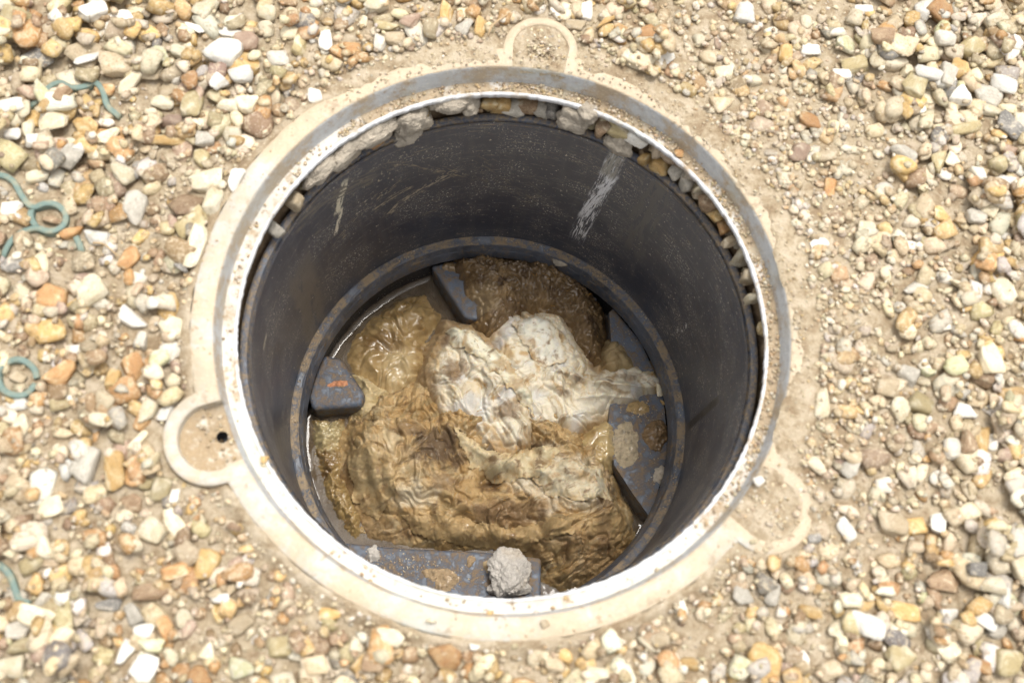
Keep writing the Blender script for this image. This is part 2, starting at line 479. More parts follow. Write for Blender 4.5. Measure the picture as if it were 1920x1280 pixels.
# ------------------------------------------------------------------ the manhole frame
frame = empty('manhole_frame', (0, 0, 0), 'round cream weathered manhole frame with three fixing lugs round the open shaft', 'manhole frame')
ths = list(np.linspace(-PI/2, 1.5*PI, 1081)[:-1])
for (lt, lr, ro, ri) in LUGS:
    for a, e in ((ri, 2e-4), (ri, -2e-4), (ro, 2e-4), (ro, -2e-4)):
        w = math.asin(min(a/lr, .999)) + e
        for s in (1, -1):
            v = lt + s*w
            v = (v + PI/2) % (2*PI) - PI/2
            ths.append(v)
ths = np.array(sorted(ths))
ro_ = np.full(len(ths), R_FO); ri_ = np.full(len(ths), R_FI)
inlug = np.zeros(len(ths), bool)
for (lt, lr, ro, ri) in LUGS:
    dth = (ths - lt + PI) % (2*PI) - PI
    s = lr*np.sin(dth); ok = np.cos(dth) > 0
    m = ok & (np.abs(s) < ro)
    ro_ = np.where(m, np.maximum(ro_, lr*np.cos(dth) + np.sqrt(np.maximum(ro**2 - s**2, 0))), ro_)
    m = ok & (np.abs(s) < ri)
    if lt > PI*.6 or lt < -PI*.6: inlug |= m      # only the left pocket is empty; the others are full of sand
    ri_ = np.where(m, np.maximum(ri_, lr*np.cos(dth) + np.sqrt(np.maximum(ri**2 - s**2, 0))), ri_)
rows = []
wob = .0003*n2(ths*9, ths*0, 21)
for (f, dz, off) in ((0, -.022, 0), (0, -.0025, 0), (0, -.0008, .0005), (0, 0, .0018), (.5, .0002, 0), (1, 0, -.0018), (1, -.0008, -.0005), (1, -.0025, 0), (1, -.014, .0008)):
    r = ro_*(1-f) + ri_*f + (-off if f < .5 else (-off if f == 1 else 0))
    rows.append(np.stack([(r+wob)*np.cos(ths), (r+wob)*np.sin(ths), FLZ + dz + .0004*n2(ths*25, ths*0+f, 22)], -1))
V = np.stack(rows, 1).reshape(-1, 3)
DU = cover(ths)*.9 + .30*n2(ths*7, ths*0+.2, 61) + .1
obj('flange', mesh_np('flange', V, grid_faces(len(ths), len(rows), True)[:, ::1], True, np.repeat(np.repeat(DU[:, None], len(rows), 1).reshape(-1, 1), 3, 1)), M_FLANGE, frame)
# upstand: sloping wall between flange and seat, lower where a lug recess opens
ztop = np.where(inlug, .0135, FLZ - .0006)
rows = []
for (r, zz) in ((R_FI + .0006, 0), (R_FI - .0006, -.0012), (R_SEAT + .0010, .0062), (R_SEAT - .0006, .0036)):
    z = ztop + zz if zz <= 0 else np.full(len(ths), zz)
    rr = r + .0003*n2(ths*12, ths*0+r*90, 23)
    rows.append(np.stack([rr*np.cos(ths), rr*np.sin(ths), z], -1))
V = np.stack(rows, 1).reshape(-1, 3)
DU2 = .35*n2(ths*9, ths*0+.6, 62) + .1
obj('upstand', mesh_np('upstand', V, grid_faces(len(ths), len(rows), True), True, np.repeat(np.repeat(DU2[:, None], len(rows), 1).reshape(-1, 1), 3, 1)), M_SLOPE, frame)
def dseat(T, K):
    return .10 + .75*cover(T)*(.6+.5*n2(T*8, T*0+.4, 63)) + .5*np.exp(-((np.degrees(T)-165)/28)**2)*(.5 + n2(T*9, T*0, 64)) - .15*(1-cover(T))
def dlip(T, K):
    return .25*cover(T) + .35*n2(T*9, T*0+.1, 65)
# thin raised ridge halfway down the upstand, as worn metal shows it
def jseat(T, K):
    return .0003*n2(T*20, K*1.7, 24), .0005*n2(T*60, K*2.3, 25)
obj('lid_seat', lathe('lid_seat', [(R_SEAT + .0008, .0036), (R_SEAT - .0022, .0026), (.2330, .0012), (R_LIP - .0002, .0008)], 540, jseat, True, dseat), M_SEAT, frame)
def jlip(T, K):
    e = .0006*n2(T*30, T*0+.3, 26) + .0005*n2(T*110, T*0+.3, 27)
    return e*(K > 2), .0004*n2(T*50, K*.5, 28)
obj('inner_lip', lathe('inner_lip', rounded([(R_LIP + .0002, -.001), (R_LIP, .0028), (R_AP + .0006, .0022), (R_AP, -.0003), (R_AP + .0012, -.0055), (R_AP + .006, -.0068), (.245, -.0072)], .0012), 720, jlip, True, dlip), M_LIP, frame)
# lugs: floor of each recess with its screw hole
for (lt, lr, ro, ri) in LUGS:
    hx, hy = (lr - .006)*math.cos(lt), (lr - .006)*math.sin(lt)
    g = np.arange(-.034, .0341, .00045)
    gx, gy = np.meshgrid(g, g, indexing='ij')
    us = gx*math.cos(lt) + gy*math.sin(lt); ss = -gx*math.sin(lt) + gy*math.cos(lt)
    x = lr*math.cos(lt) + gx; y = lr*math.sin(lt) + gy
    keep = ((np.abs(ss) < ri + .0006) & ((us < 0) | (np.hypot(gx, gy) < ri + .0006)) & (np.hypot(x, y) > R_FI - .0004) & (np.hypot(x-hx, y-hy) > .0045)).ravel()
    Fm = grid_faces(len(g), len(g)); Fm = Fm[keep[Fm].all(1)]; used = np.unique(Fm); idx = np.full(len(g)**2, -1); idx[used] = np.arange(len(used))
    z = .0124 + .0009*fbm(x*120, y*120, 30, 4) + .004*smooth(.3, 1, np.hypot(gx, gy)/ri)**3*(us > 0)
    pit = np.stack([x, y, z], -1).reshape(-1, 3)[used]
    lug = obj('fixing_lug', mesh_np('fixing_lug', pit, idx[Fm], True, np.full((len(used), 3), .35)), M_LUGFLOOR, frame)
    hv = [(hx + .0048*math.cos(2*PI*i/24), hy + .0048*math.sin(2*PI*i/24), z) for i in range(24) for z in (.0128, -.004)]
    hf = [(2*i, 2*((i+1) % 24), 2*((i+1) % 24)+1, 2*i+1) for i in range(24)] + [tuple(2*i+1 for i in range(24))]
    obj('screw_hole', mesh_np('screw_hole', hv, hf), M_BLACK, lug)

# sand packed into the upper and right lug recesses
for li, lab in ((0, .0), (2, .0)):
    lt, lr, ro, ri = LUGS[li]
    g = np.linspace(-.032, .032, 44)
    gx, gy = np.meshgrid(g, g, indexing='ij')
    x = lr*math.cos(lt) + gx; y = lr*math.sin(lt) + gy
    d = np.hypot(gx, gy)
    z = .0236 + .0030*fbm(x*90, y*90, 31, 3) - (.006 if li == 0 else .003)*np.exp(-(d/.009)**2)
    r = np.hypot(x, y)
    z = np.where(r < R_FI + .002, np.minimum(z, FLZ - .001) - np.maximum(R_FI + .0005 - r, 0)*2.5, z)
    F = grid_faces(44, 44)
    us = gx*math.cos(lt) + gy*math.sin(lt); ss = -gx*math.sin(lt) + gy*math.cos(lt)
    keep = ((np.abs(ss) < ri + .0012) & ((us < 0) | (d < ri + .0012)) & (r > R_FI - .002)).ravel()
    F = F[keep[F].all(1)]
    obj('packed_sand', mesh_np('packed_sand', np.stack([x, y, z], -1).reshape(-1, 3), F), MG, kind='stuff')

# ------------------------------------------------------------------ the plastic inspection chamber
R_SH, Z_LIP, Z_LED, Z_LED2, R_LED = .2222, -.043, -.3233, -.352, .2082
Z_BENCH, Z_WATER, Z_FLOOR = -.366, -.402, -.455
chamber = empty('inspection_chamber', (0, 0, Z_FLOOR), 'black plastic inspection chamber shaft below the cream frame, blocked at the base', 'inspection chamber')
chamber_off = -Z_FLOOR
def cpart(name, me, mat, parent=None):
    o = obj(name, me, mat, parent or chamber)
    if parent is None: o.location = (0, 0, chamber_off)
    return o
def mark(x0, y0, x1, y1, w, col, sl, sw, th, warp=.004):
    a0, z0, _ = at_cyl(x0, y0, R_SH); a1, z1, _ = at_cyl(x1, y1, R_SH)
    # lathe v is arc length along the profile, starting at the lip and going down
    u0, v0, u1, v1 = a0*.222, -(z0 - Z_LIP), a1*.222, -(z1 - Z_LIP)
    WALL_MARKS.append(((u0+u1)/2, (v0+v1)/2, math.atan2(v1-v0, u1-u0), math.hypot(u1-u0, v1-v0)*1.15, w, col, sl, sw, th, warp))
W_ = (.74, .75, .78)
mark(1158, 292, 1082, 445, .020, W_, 38, 620, .505, .006)
mark(1150, 330, 1092, 405, .012, W_, 45, 560, .43, .004)
mark(1172, 258, 1138, 330, .018, (.30, .29, .26), 50, 420, .42, .004)
mark(648, 338, 632, 400, .0090, (.66, .60, .45), 80, 220, .42, .010)
mark(700, 395, 770, 350, .012, (.36, .31, .22), 60, 300, .50, .02)
mark(560, 560, 640, 500, .03, (.30, .27, .21), 90, 300, .575, .02)
mark(690, 400, 720, 300, .06, (.42, .38, .29), 120, 200, .60, .02)
mark(640, 390, 630, 438, .006, (.66, .60, .46), 110, 260, .42, .006)
mark(860, 318, 725, 402, .013, (.36, .31, .23), 80, 260, .50, .022)
mark(720, 310, 870, 330, .014, (.26, .22, .16), 60, 300, .54, .02)
mark(620, 470, 760, 330, .016, (.30, .25, .17), 70, 380, .56, .02)
mark(500, 625, 494, 655, .006, (.40, .37, .30), 120, 260, .44, .006)
mark(1265, 630, 1290, 604, .008, (.45, .44, .42), 70, 160, .56, .012)
mark(1180, 470, 1235, 340, .040, (.085, .086, .092), 16, 140, .46, .02)
mark(1290, 800, 1345, 750, .010, (.022, .022, .026), 20, 60, .2, .003)
mark(1270, 360, 1400, 560, .030, (.022, .022, .028), 14, 60, .40, .02)
mark(560, 500, 600, 640, .05, (.115, .105, .10), 10, 60, .40, .02)
mark(560, 420, 700, 330, .03, (.15, .135, .115), 25, 220, .47, .02)
mark(880, 300, 1010, 380, .05, (.13, .12, .105), 30, 300, .56, .02)
M_WALL = mat_wall()
zs = np.concatenate([[Z_LIP - .0008], np.linspace(Z_LIP - .004, Z_LED - .001, 60)])
cpart('shaft_wall', lathe('shaft_wall', [(R_SH, z) for z in zs], 360), M_WALL)
cpart('top_lip', lathe('top_lip', rounded([(.2315, Z_LIP - .05), (.2312, Z_LIP + .0005), (.2290, Z_LIP + .0012), (R_SH + .0026, Z_LIP + .0006), (R_SH + .0018, Z_LIP - .0042), (R_SH, Z_LIP - .0052), (R_SH - .0004, Z_LIP - .0062), (R_SH + .0002, Z_LIP - .0072)], .0005), 360), M_LEDGE)
def dled(T, K):
    return np.where(K <= 9, .02 + .22*n2(T*9, K*0.0, 35), -.06 + .10*n2(T*9, K*0.0+.5, 38))
def jled(T, K):
    return .0003*n2(T*40, K*2.1, 33), .0005*n2(T*70, K*1.9, 34)
cpart('ledge_ring', lathe('ledge_ring', rounded([(R_SH + .0004, Z_LED + .0018), (.2205, Z_LED), (.2152, Z_LED - .0004), (.2138, Z_LED - .0018), (.2130, Z_LED - .0022), (.2112, Z_LED - .0130), (.2106, Z_LED - .0140), (R_LED, Z_LED2 - .002), (R_LED + .0010, Z_LED2 - .003), (R_LED + .010, Z_LED2 - .0035)], .0006), 480, jled, True, dled), M_LEDGE)
cpart('channel_wall', lathe('channel_wall', [(.2165, Z_LED2 - .0005), (.2145, -.380), (.2120, -.42), (.205, Z_FLOOR)], 240), M_CHAN)
fl = [(.206*math.cos(2*PI*i/96), .206*math.sin(2*PI*i/96), Z_FLOOR + .0005) for i in range(96)] + [(0, 0, Z_FLOOR)]
cpart('channel_floor', mesh_np('channel_floor', fl, [(i, (i+1) % 96, 96) for i in range(96)]), M_CHAN)
def bench(pts, z=Z_BENCH, bev=.0035):
    bm = bmesh.new()
    P = []
    for (px, py) in pts:
        p = at(px, py, z)
        r = math.hypot(p[0], p[1])
        k = min(1, .2125/r)
        P.append((p[0]*k, p[1]*k))
    n = len(P)
    cx_ = sum(p[0] for p in P)/n; cy_ = sum(p[1] for p in P)/n
    top = [bm.verts.new((x, y, z)) for x, y in P]
    bot = []
    for x, y in P:
        q = 1.0 if math.hypot(x, y) > .205 else 1.10
        bx, by = cx_ + (x-cx_)*q, cy_ + (y-cy_)*q
        r = math.hypot(bx, by); k = min(1, .2055/r)
        bot.append(bm.verts.new((bx*k, by*k, Z_FLOOR + .004)))
    ft = bm.faces.new(top)
    bm.faces.new(bot[::-1])
    for i in range(n):
        bm.faces.new((top[i], bot[i], bot[(i+1) % n], top[(i+1) % n]))
    bmesh.ops.recalc_face_normals(bm, faces=bm.faces)
    bmesh.ops.bevel(bm, geom=[e for e in bm.edges if all(v.co.z > z - .001 for v in e.verts) or (abs(e.verts[0].co.z - e.verts[1].co.z) > .02)], offset=bev, segments=4, profile=.5, affect='EDGES', clamp_overlap=True)
    me = bpy.data.meshes.new('benching')
    bm.to_mesh(me); bm.free()
    me.polygons.foreach_set('use_smooth', np.ones(len(me.polygons), bool))
    return cpart('benching', me, M_BENCH)
bench([(806, 494), (872, 596), (892, 600), (940, 585), (1010, 565), (1090, 580), (1122, 560), (1070, 495), (1000, 465), (900, 455), (830, 470)])
bench([(600, 660), (640, 672), (684, 738), (678, 760), (640, 764), (586, 768), (560, 740), (570, 690)], bev=.0055)
bench([(1142, 585), (1170, 560), (1240, 620), (1290, 720), (1295, 850), (1250, 975), (1228, 975), (1190, 930), (1152, 872), (1140, 800), (1150, 690)])
bench([(630, 1022), (760, 1028), (930, 1036), (1014, 1046), (1020, 1160), (900, 1180), (760, 1150), (660, 1090)], bev=.0035)

# water lying in the channels
wr = np.concatenate([np.linspace(.004, .196, 40), np.linspace(.1975, .2132, 16)])
wt = np.linspace(0, 2*PI, 241)[:-1]
WT, WR = np.meshgrid(wt, wr, indexing='ij')
WX, WY = WR*np.cos(WT), WR*np.sin(WT)
WZ = Z_WATER + (.0006 + .0030*np.exp(-((np.degrees(WT)-128)/26)**2))*np.exp(-(.2132 - WR + .0012*n2(WT*9, WR*0, 36))/.0032) + .00035*fbm(WX*26, WY*26, 37, 2)
obj('waste_water', mesh_np('waste_water', np.stack([WX, WY, WZ], -1).reshape(-1, 3), grid_faces(240, len(wr), True)[:, ::-1]), M_WATER, kind='structure')

# ------------------------------------------------------------------ the blockage: soaked wipes and sludge
STEP = .00095
g = np.arange(-.2135, .2136, STEP)
NX = len(g)
GX, GY = np.meshgrid(g, g, indexing='ij')
GRID_F = grid_faces(NX, NX)
def poly_sd(pts, zb, warp=.004, ws=45, seed=0):
    P = np.array([at(px, py, zb)[:2] for px, py in pts])
    x = GX + warp*1.5*fbm(GX*ws, GY*ws, 40+seed, 5, .6); y = GY + warp*1.5*fbm(GX*ws, GY*ws, 60+seed, 5, .6)
    dmin = np.full(x.shape, 9.0); ins = np.zeros(x.shape, bool)
    for a, b in zip(P, np.roll(P, -1, 0)):
        ex, ey = b - a
        t = np.clip(((x-a[0])*ex + (y-a[1])*ey)/(ex*ex+ey*ey), 0, 1)
        dmin = np.minimum(dmin, np.hypot(x-a[0]-t*ex, y-a[1]-t*ey))
        c = ((a[1] > y) != (b[1] > y)) & (x < (b[0]-a[0])*(y-a[1])/(b[1]-a[1]+1e-12)+a[0])
        ins ^= c
    return np.where(ins, dmin, -dmin)
def line_d(pts, zb):
    P = np.array([at(px, py, zb)[:2] for px, py in pts])
    d = np.full(GX.shape, 9.0)
    for a, b in zip(P[:-1], P[1:]):
        e = b - a
        t = np.clip(((GX-a[0])*e[0] + (GY-a[1])*e[1])/(e@e), 0, 1)
        d = np.minimum(d, np.hypot(GX-a[0]-t*e[0], GY-a[1]-t*e[1]))
    return d
def billow(x, y, s, o=4, gain=.5):
    r = 0; a = 1; t = 0
    for k in range(o):
        r = r + a*np.sqrt(n2(x*2**k, y*2**k, s+11*k)**2 + .0025); t += a; a *= gain
    return r/t
def spot(px, py, rx, ry, zb, seed=0, soft=.5):
    p = at(px, py, zb); k = 1.34/FPX
    d = np.hypot((GX-p[0])/(rx*k), (GY-p[1])/(ry*k)) + .95*fbm(GX*60 + .8*w2x, GY*60 + .8*w2y, 80+seed, 6, .62)
    return 1 - smooth(1-soft, 1+.15, d)
ZTOP = np.full(GX.shape, -9.0)
def lump(name, label, cat, pts, zb, H, w, mat, fold, colf, warp=.004, group=None, bottom=.012, seed=0):
    sd = poly_sd(pts, zb, warp, 45, seed)
    t = np.clip(sd/w, 0, 1)
    dome = .45*np.sqrt(np.maximum(1-(1-t)**2, 0)) + .55*smooth(0, 1, t)
    z = zb + H*dome + fold(t, sd)
    z = np.where(sd < 0, zb + sd*2.2 + fold(t, sd)*.6, z)
    np.copyto(ZTOP, np.maximum(ZTOP, np.where(sd > 0, z, -9)))
    keep = (sd > -bottom).ravel()
    F = GRID_F[keep[GRID_F].all(1)]
    used = np.unique(F); idx = np.full(NX*NX, -1); idx[used] = np.arange(len(used))
    V = np.stack([GX, GY, z], -1).reshape(-1, 3)[used]
    C = np.clip(colf(t, sd, z), .004, .9).reshape(-1, 3)[used]
    o = obj(name, mesh_np(name, V, idx[F][:, ::1], True, C), mat)
    o['label'] = label; o['category'] = cat
    if group: o['group'] = group
    return o
def cmix(a, b, f):
    return np.asarray(a)*(1-f[..., None]) + np.asarray(b)*f[..., None]
TAN, OCH, BRN, DRK, WHT, CRM, OLV = (.385, .26, .12), (.285, .175, .068), (.15, .088, .042), (.105, .066, .036), (.59, .53, .41), (.49, .39, .24), (.24, .17, .08)
def full(c): return np.ones(GX.shape + (3,))*np.asarray(c)

w2x = fbm(GX*42, GY*42, 190, 3); w2y = fbm(GX*42, GY*42, 191, 3)
wx = fbm(GX*16, GY*16, 90, 3); wy = fbm(GX*16, GY*16, 91, 3)
# --- big tan clump that fills the lower half
pc = at(985, 790, -.36)
S = np.hypot(GX-pc[0], (GY-pc[1])*1.0)
TH = np.arctan2(GY-pc[1], GX-pc[0])
def tri(x): return np.abs(x - np.floor(x) - .5)
def soft(x, e): return np.sqrt(x*x + e*e) - e
w2x = fbm(GX*42, GY*42, 190, 3); w2y = fbm(GX*42, GY*42, 191, 3)
def mound(px, py, r, zb=-.36):
    p = at(px, py, zb); k = 1.3/FPX*r
    return np.exp(-((GX-p[0])**2 + (GY-p[1])**2)/k**2)
def puff(x, y, seed): return 1 - np.exp(-np.abs(n2(x, y, seed))/.11)
def crinkle(u, v, seed, lam):
    """pleats across v, lam apart, that fade, split and wander"""
    ph = v/lam + 1.5*n2(u/lam*.35, v/lam*.35, seed) + .55*n2(u/lam*.9, v/lam*.9, seed+1)
    m = smooth(-.25, .35, n2(u/lam*.4+7, v/lam*.4, seed+2))
    n = np.abs(n2(u/lam*.30, ph, seed+3))
    return (.55*(1 - np.exp(-n/.085)) + .75*n)*m
def fold_big(t, sd):
    U = TH*.075 + .010*wx; Vv = S + .010*wy
    z = .024*mound(760, 880, 105) + .026*mound(1060, 950, 110) + .012*mound(900, 1000, 80) - .020*mound(915, 890, 36) - .014*mound(960, 960, 28) + .010*mound(690, 800, 50)
    z = z + .014*fbm(GX*16 + wy, GY*16, 96, 2)
    md = smooth(-.25, .45, n2(GX*15 + wy, GY*15 + wx, 340))              # some stretches lie smooth, others are bunched up
    md = np.clip(md + .6*mound(1110, 1030, 70) + .4*mound(690, 860, 50), 0, 1.2)
    z = z + .016*crinkle(U, Vv, 300, .032) + .0085*md*crinkle(U + .006*w2x, Vv + .004*w2y, 310, .0140) + .0030*md*crinkle(U, Vv + .003*w2x, 320, .0064)
    z = z + .0080*puff(GX*24 + 1.8*wx, GY*24 + 1.8*wy, 95) + .0036*puff(GX*58 + 2.2*wx, GY*66 + 2.2*wy, 97)*smooth(-.3, .3, wx) + .0011*md*puff(GX*150 + 3*wx, GY*150, 98) + .0011*fbm(GX*210, GY*210, 98, 3, .6)
    z = z + .0045*terr(2.6*fbm(U*26 + 1.1*wx, Vv*34 + 1.1*wy, 330, 4)) + .020*np.clip(mound(965, 740, 120), 0, 1) - .022*mound(920, 900, 17) - .012*mound(1005, 852, 26) - .010*mound(700, 960, 26) - .012*mound(855, 965, 22)
    am = smooth(0, .4, t)
    return am*(z - .012) - .003*(1-am)
def col_big(t, sd, z):
    n = fbm(GX*40 + wx, GY*40 + wy, 97, 5); m = fbm(S*110 + 2*wx, TH*5, 98, 4)
    c = cmix(full(TAN), OCH, smooth(-.15, .35, n))
    c = cmix(c, OLV, smooth(.0, .35, m)*.9)
    c = cmix(c, BRN, .75*smooth(.12, .40, fbm(GX*85 + 2*wx, GY*85 + 2*wy, 181, 6, .62)))
    c = cmix(c, CRM, .55*smooth(.12, .40, fbm(S*70 + 3*wy, TH*6 + 2*wx, 182, 5, .6)))
    c = cmix(c, (.60, .53, .40), smooth(.02, .4, fbm(S*60, TH*4+3, 99, 4))*.55*spot(1040, 900, 130, 90, -.35, 1, .8))
    c = cmix(c, (.52, .47, .37), .75*spot(1060, 905, 95, 60, -.35, 21, .8))
    c = cmix(c, CRM, .7*spot(730, 860, 80, 80, -.35, 2, .8)*smooth(-.2, .3, n))
    c = cmix(c, (.50, .43, .31), .7*spot(775, 925, 50, 26, -.35, 22, .7))
    for k, (px, py, rx, ry, f) in enumerate(((822, 838, 62, 42, .95), (760, 800, 30, 20, .6), (1000, 848, 42, 22, .9), (960, 955, 70, 28, .8), (905, 975, 30, 30, .6), (700, 985, 60, 40, .45), (835, 905, 30, 18, .6), (922, 902, 26, 18, .85), (650, 900, 26, 60, .6), (800, 985, 60, 14, .6), (1130, 960, 20, 70, .55), (1060, 1010, 80, 12, .5), (1120, 1050, 70, 50, .5), (930, 1040, 120, 18, .35))):
        c = cmix(c, BRN if f < .9 else DRK, f*spot(px, py, rx, ry, -.345, 3+k))
    return c
def terr(q): f = q - np.floor(q); return np.floor(q) + smooth(.55, 1, f)*.9 + .1*f
MID = .026*mound(965, 715, 125, -.36)
lump('wet_wipe_clump', 'large tan brown clump of fouled wet wipes filling the lower half of the shaft', 'wet wipes',
     [(628, 825), (660, 778), (712, 738), (800, 705), (860, 715), (930, 740), (1030, 740), (1095, 780), (1130, 820), (1152, 880), (1182, 950), (1196, 1010), (1178, 1070), (1125, 1104), (1050, 1112), (1006, 1086), (980, 1050), (925, 1034), (850, 1036), (750, 1026), (690, 1012), (660, 955), (630, 890)],
     -.404, .044, .055, M_TAN, fold_big, col_big, .005, 'lumps of the blockage', .02, 1)
# --- pale wipes, two bundles
def fold_white(seed, dirx, diry, amp=1.0, lines=()):
    def f(t, sd):
        u = GX*dirx + GY*diry; v = -GX*diry + GY*dirx
        ph = v/.021 + 1.5*wx + .4*n2(GX*50, GY*50, seed)
        r = np.abs(n2(ph, u*14 + wy, seed+1)); b = billow(GX*26 + 1.2*wx, GY*26 + 1.2*wy, seed+2, 4, .42)
        z = (.012*crinkle(u + .01*wx, v + .012*wy, seed+20, .034) + .0060*crinkle(u*.8 + v*.6, v*.8 - u*.6 + .006*w2x, seed+30, .016) + .0020*crinkle(u, v + .003*w2y, seed+40, .0065)
             + .0055*puff(GX*24 + 1.4*wx, GY*24 + 1.4*wy, seed+2) + .012*fbm(GX*17, GY*17, seed+3, 2) + .0004*fbm(GX*180, GY*180, seed+6, 3, .6))
        z = z + .0034*terr(2.2*fbm(GX*20 + 1.2*wx, GY*20 + 1.2*wy, seed+50, 4))
        z = smooth(0, .35, t)*amp*(z - .006) + (MID if seed < 160 else 0)
        for (pts, h, wd) in lines:
            d = line_d(pts, -.34) + .0012*fbm(GX*80, GY*80, seed+5, 2)
            z = z + h*np.exp(-np.abs(d)/wd)*smooth(-.02, .1, t)
        return z
    return f
def col_white(seed, spots, base=WHT):
    def f(t, sd, z):
        n = fbm(GX*30 + 1.5*wx, GY*30 + 1.5*wy, seed, 5)
        c = cmix(full(base), CRM, smooth(.0, .45, n))
        u = GX*.5 - GY*.85; v = GX*.85 + GY*.5
        c = cmix(c, TAN, .75*smooth(.08, .42, fbm(u*22 + 1.5*wx, v*85 + 2.5*wy, seed+12, 5, .6)))
        c = cmix(c, OCH, .7*smooth(.18, .40, fbm(u*60 + 2*wy, v*30 + 2*wx, seed+14, 5, .6)))
        cr = np.exp(-np.abs(n2(u*30 + 2.5*wx, v*42 + 2.5*wy, seed+16))/.07)*smooth(-.1, .3, fbm(GX*30, GY*30, seed+17, 3))
        c = cmix(c, BRN, .65*cr)
        c = cmix(c, OCH, .8*smooth(.25, 1, mound(930, 880, 75) + .9*mound(1060, 850, 60) + .7*mound(905, 660, 22) + .5*fbm(GX*50, GY*50, seed+18, 5)))
        c = cmix(c, (.49, .475, .45), .7*smooth(.05, .35, fbm(GX*26, GY*26, seed+2, 3)))
        c = cmix(c, TAN, smooth(.25, .55, fbm(GX*55+wx, GY*55, seed+1, 5))*.9)
        c = cmix(c, OCH, .85*(1-smooth(.05, .62, t + .45*n)))
        c = cmix(c, BRN, .5*smooth(.15, .45, fbm(GX*34+wy, GY*34, seed+9, 5))*(1-smooth(.2, .8, t)))
        for k, (px, py, rx, ry, q) in enumerate(spots):
            c = cmix(c, BRN, q*spot(px, py, rx, ry, -.34, seed+3+k))
        return c
    return f
lump('wet_wipe', 'pale crumpled wet wipe with brown spots stretching right towards the shaft side', 'wet wipes',
     [(905, 650), (938, 590), (1000, 570), (1062, 596), (1100, 650), (1112, 690), (1160, 668), (1230, 680), (1252, 720), (1232, 762), (1165, 782), (1130, 800), (1080, 835), (1010, 845), (940, 800), (910, 730)],
     -.380, .022, .034, M_WIPE, fold_white(120, .6, -.8, .8, (([(1040, 700), (1130, 716), (1232, 720)], .013, .006), ([(975, 610), (1020, 650), (1050, 700), (1060, 790)], .005, .0022), ([(1080, 745), (1140, 735), (1225, 742)], .006, .0022), ([(985, 740), (1030, 790), (1100, 770)], .006, .003), ([(960, 640), (1040, 690), (1085, 730)], -.006, .003))),
     col_white(130, ((1040, 625, 22, 14, .7), (1085, 712, 12, 9, .7), (1145, 712, 8, 6, .8), (1055, 735, 14, 10, .5), (1180, 700, 26, 10, .6))), .004, 'lumps of the blockage', .012, 2)
lump('wet_wipe', 'pale cream wet wipe bundle with a folded upper corner at the centre of the shaft', 'wet wipes',
     [(818, 640), (836, 604), (880, 612), (920, 642), (962, 690), (1000, 745), (1012, 800), (1000, 850), (955, 888), (900, 880), (845, 835), (808, 770), (796, 700)],
     -.376, .022, .036, M_WIPE, fold_white(140, .45, -.9, .85, (([(846, 614), (880, 622), (918, 652), (962, 700), (1006, 768)], .012, .0020), ([(905, 700), (935, 745), (985, 800)], .006, .0022), ([(830, 700), (870, 760), (935, 850)], .005, .0030), ([(835, 640), (850, 720), (900, 800)], .004, .004), ([(900, 690), (915, 760), (950, 820)], -.006, .003))),
     col_white(150, ((855, 690, 30, 26, .75), (842, 630, 22, 16, .7), (948, 770, 34, 18, .75), (870, 800, 20, 10, .4), (900, 840, 40, 20, .5))), .004, 'lumps of the blockage', .012, 3)
# --- brown sludge at the far side
def fold_sl(t, sd):
    return smooth(0, .25, t)*(-.006 + .006*puff(GX*40+wx, GY*40+wy, 160) + .004*puff(GX*95+2*wx, GY*95+2*wy, 166) + .012*fbm(GX*20, GY*20, 161, 3) + .0040*fbm(GX*150, GY*150, 162, 4, .65))
def col_sl(t, sd, z):
    c = cmix(full((.14, .086, .038)), (.235, .15, .068), smooth(-.1, .4, fbm(GX*40, GY*40, 163, 5)))
    c = cmix(c, (.09, .05, .022), smooth(.05, .4, fbm(GX*60, GY*60, 164, 5)))
    return cmix(c, (.34, .25, .14), .7*spot(905, 565, 34, 30, -.36, 165))
lump('sludge_heap', 'glossy dark brown sludge heap against the far side of the shaft', 'sludge',
     [(836, 512), (852, 482), (940, 480), (1010, 488), (1080, 515), (1125, 568), (1132, 640), (1128, 690), (1085, 700), (1050, 640), (1000, 610), (950, 640), (905, 660), (884, 618), (878, 594), (862, 562)],
     -.385, .044, .03, M_SLUDGE, fold_sl, col_sl, .005, 'lumps of the blockage', .012, 4)
# --- slimy clump lying in the water
def fold_slime(t, sd):
    return smooth(0, .3, t)*(-.004 + .018*billow(GX*30+1.5*wx, GY*30+1.5*wy, 170, 3, .4) + .006*fbm(GX*24, GY*24, 171, 2))
def col_slime(t, sd, z):
    c = cmix(full((.31, .21, .092)), (.20, .125, .05), smooth(0, .4, fbm(GX*45, GY*45, 172, 5)))
    c = cmix(c, (.46, .36, .20), .6*spot(745, 690, 34, 60, -.39, 173))
    return cmix(c, (.17, .10, .04), .7*spot(720, 640, 40, 26, -.39, 174))
lump('slimy_clump', 'wet yellow brown slimy clump lying in water at the upper left of the shaft', 'sludge',
     [(700, 592), (748, 562), (800, 552), (830, 596), (815, 640), (806, 690), (795, 722), (775, 742), (742, 758), (700, 740), (668, 712), (646, 680), (662, 632)],
     -.406, .020, .03, M_SLIME, fold_slime, col_slime, .004, 'lumps of the blockage', .008, 5)
lump('wipe_sheet', 'thin yellowish wipe sheet spread between the left benching and the tan clump', 'wet wipes',
     [(652, 775), (672, 735), (660, 700), (690, 705), (735, 740), (790, 735), (815, 760), (760, 800), (690, 815)],
     -.404, .024, .02, M_TAN, fold_slime, lambda t, sd, z: cmix(full((.46, .36, .20)), (.34, .24, .10), smooth(0, .4, fbm(GX*45, GY*45, 175, 5))), .005, 'lumps of the blockage', .01, 6)
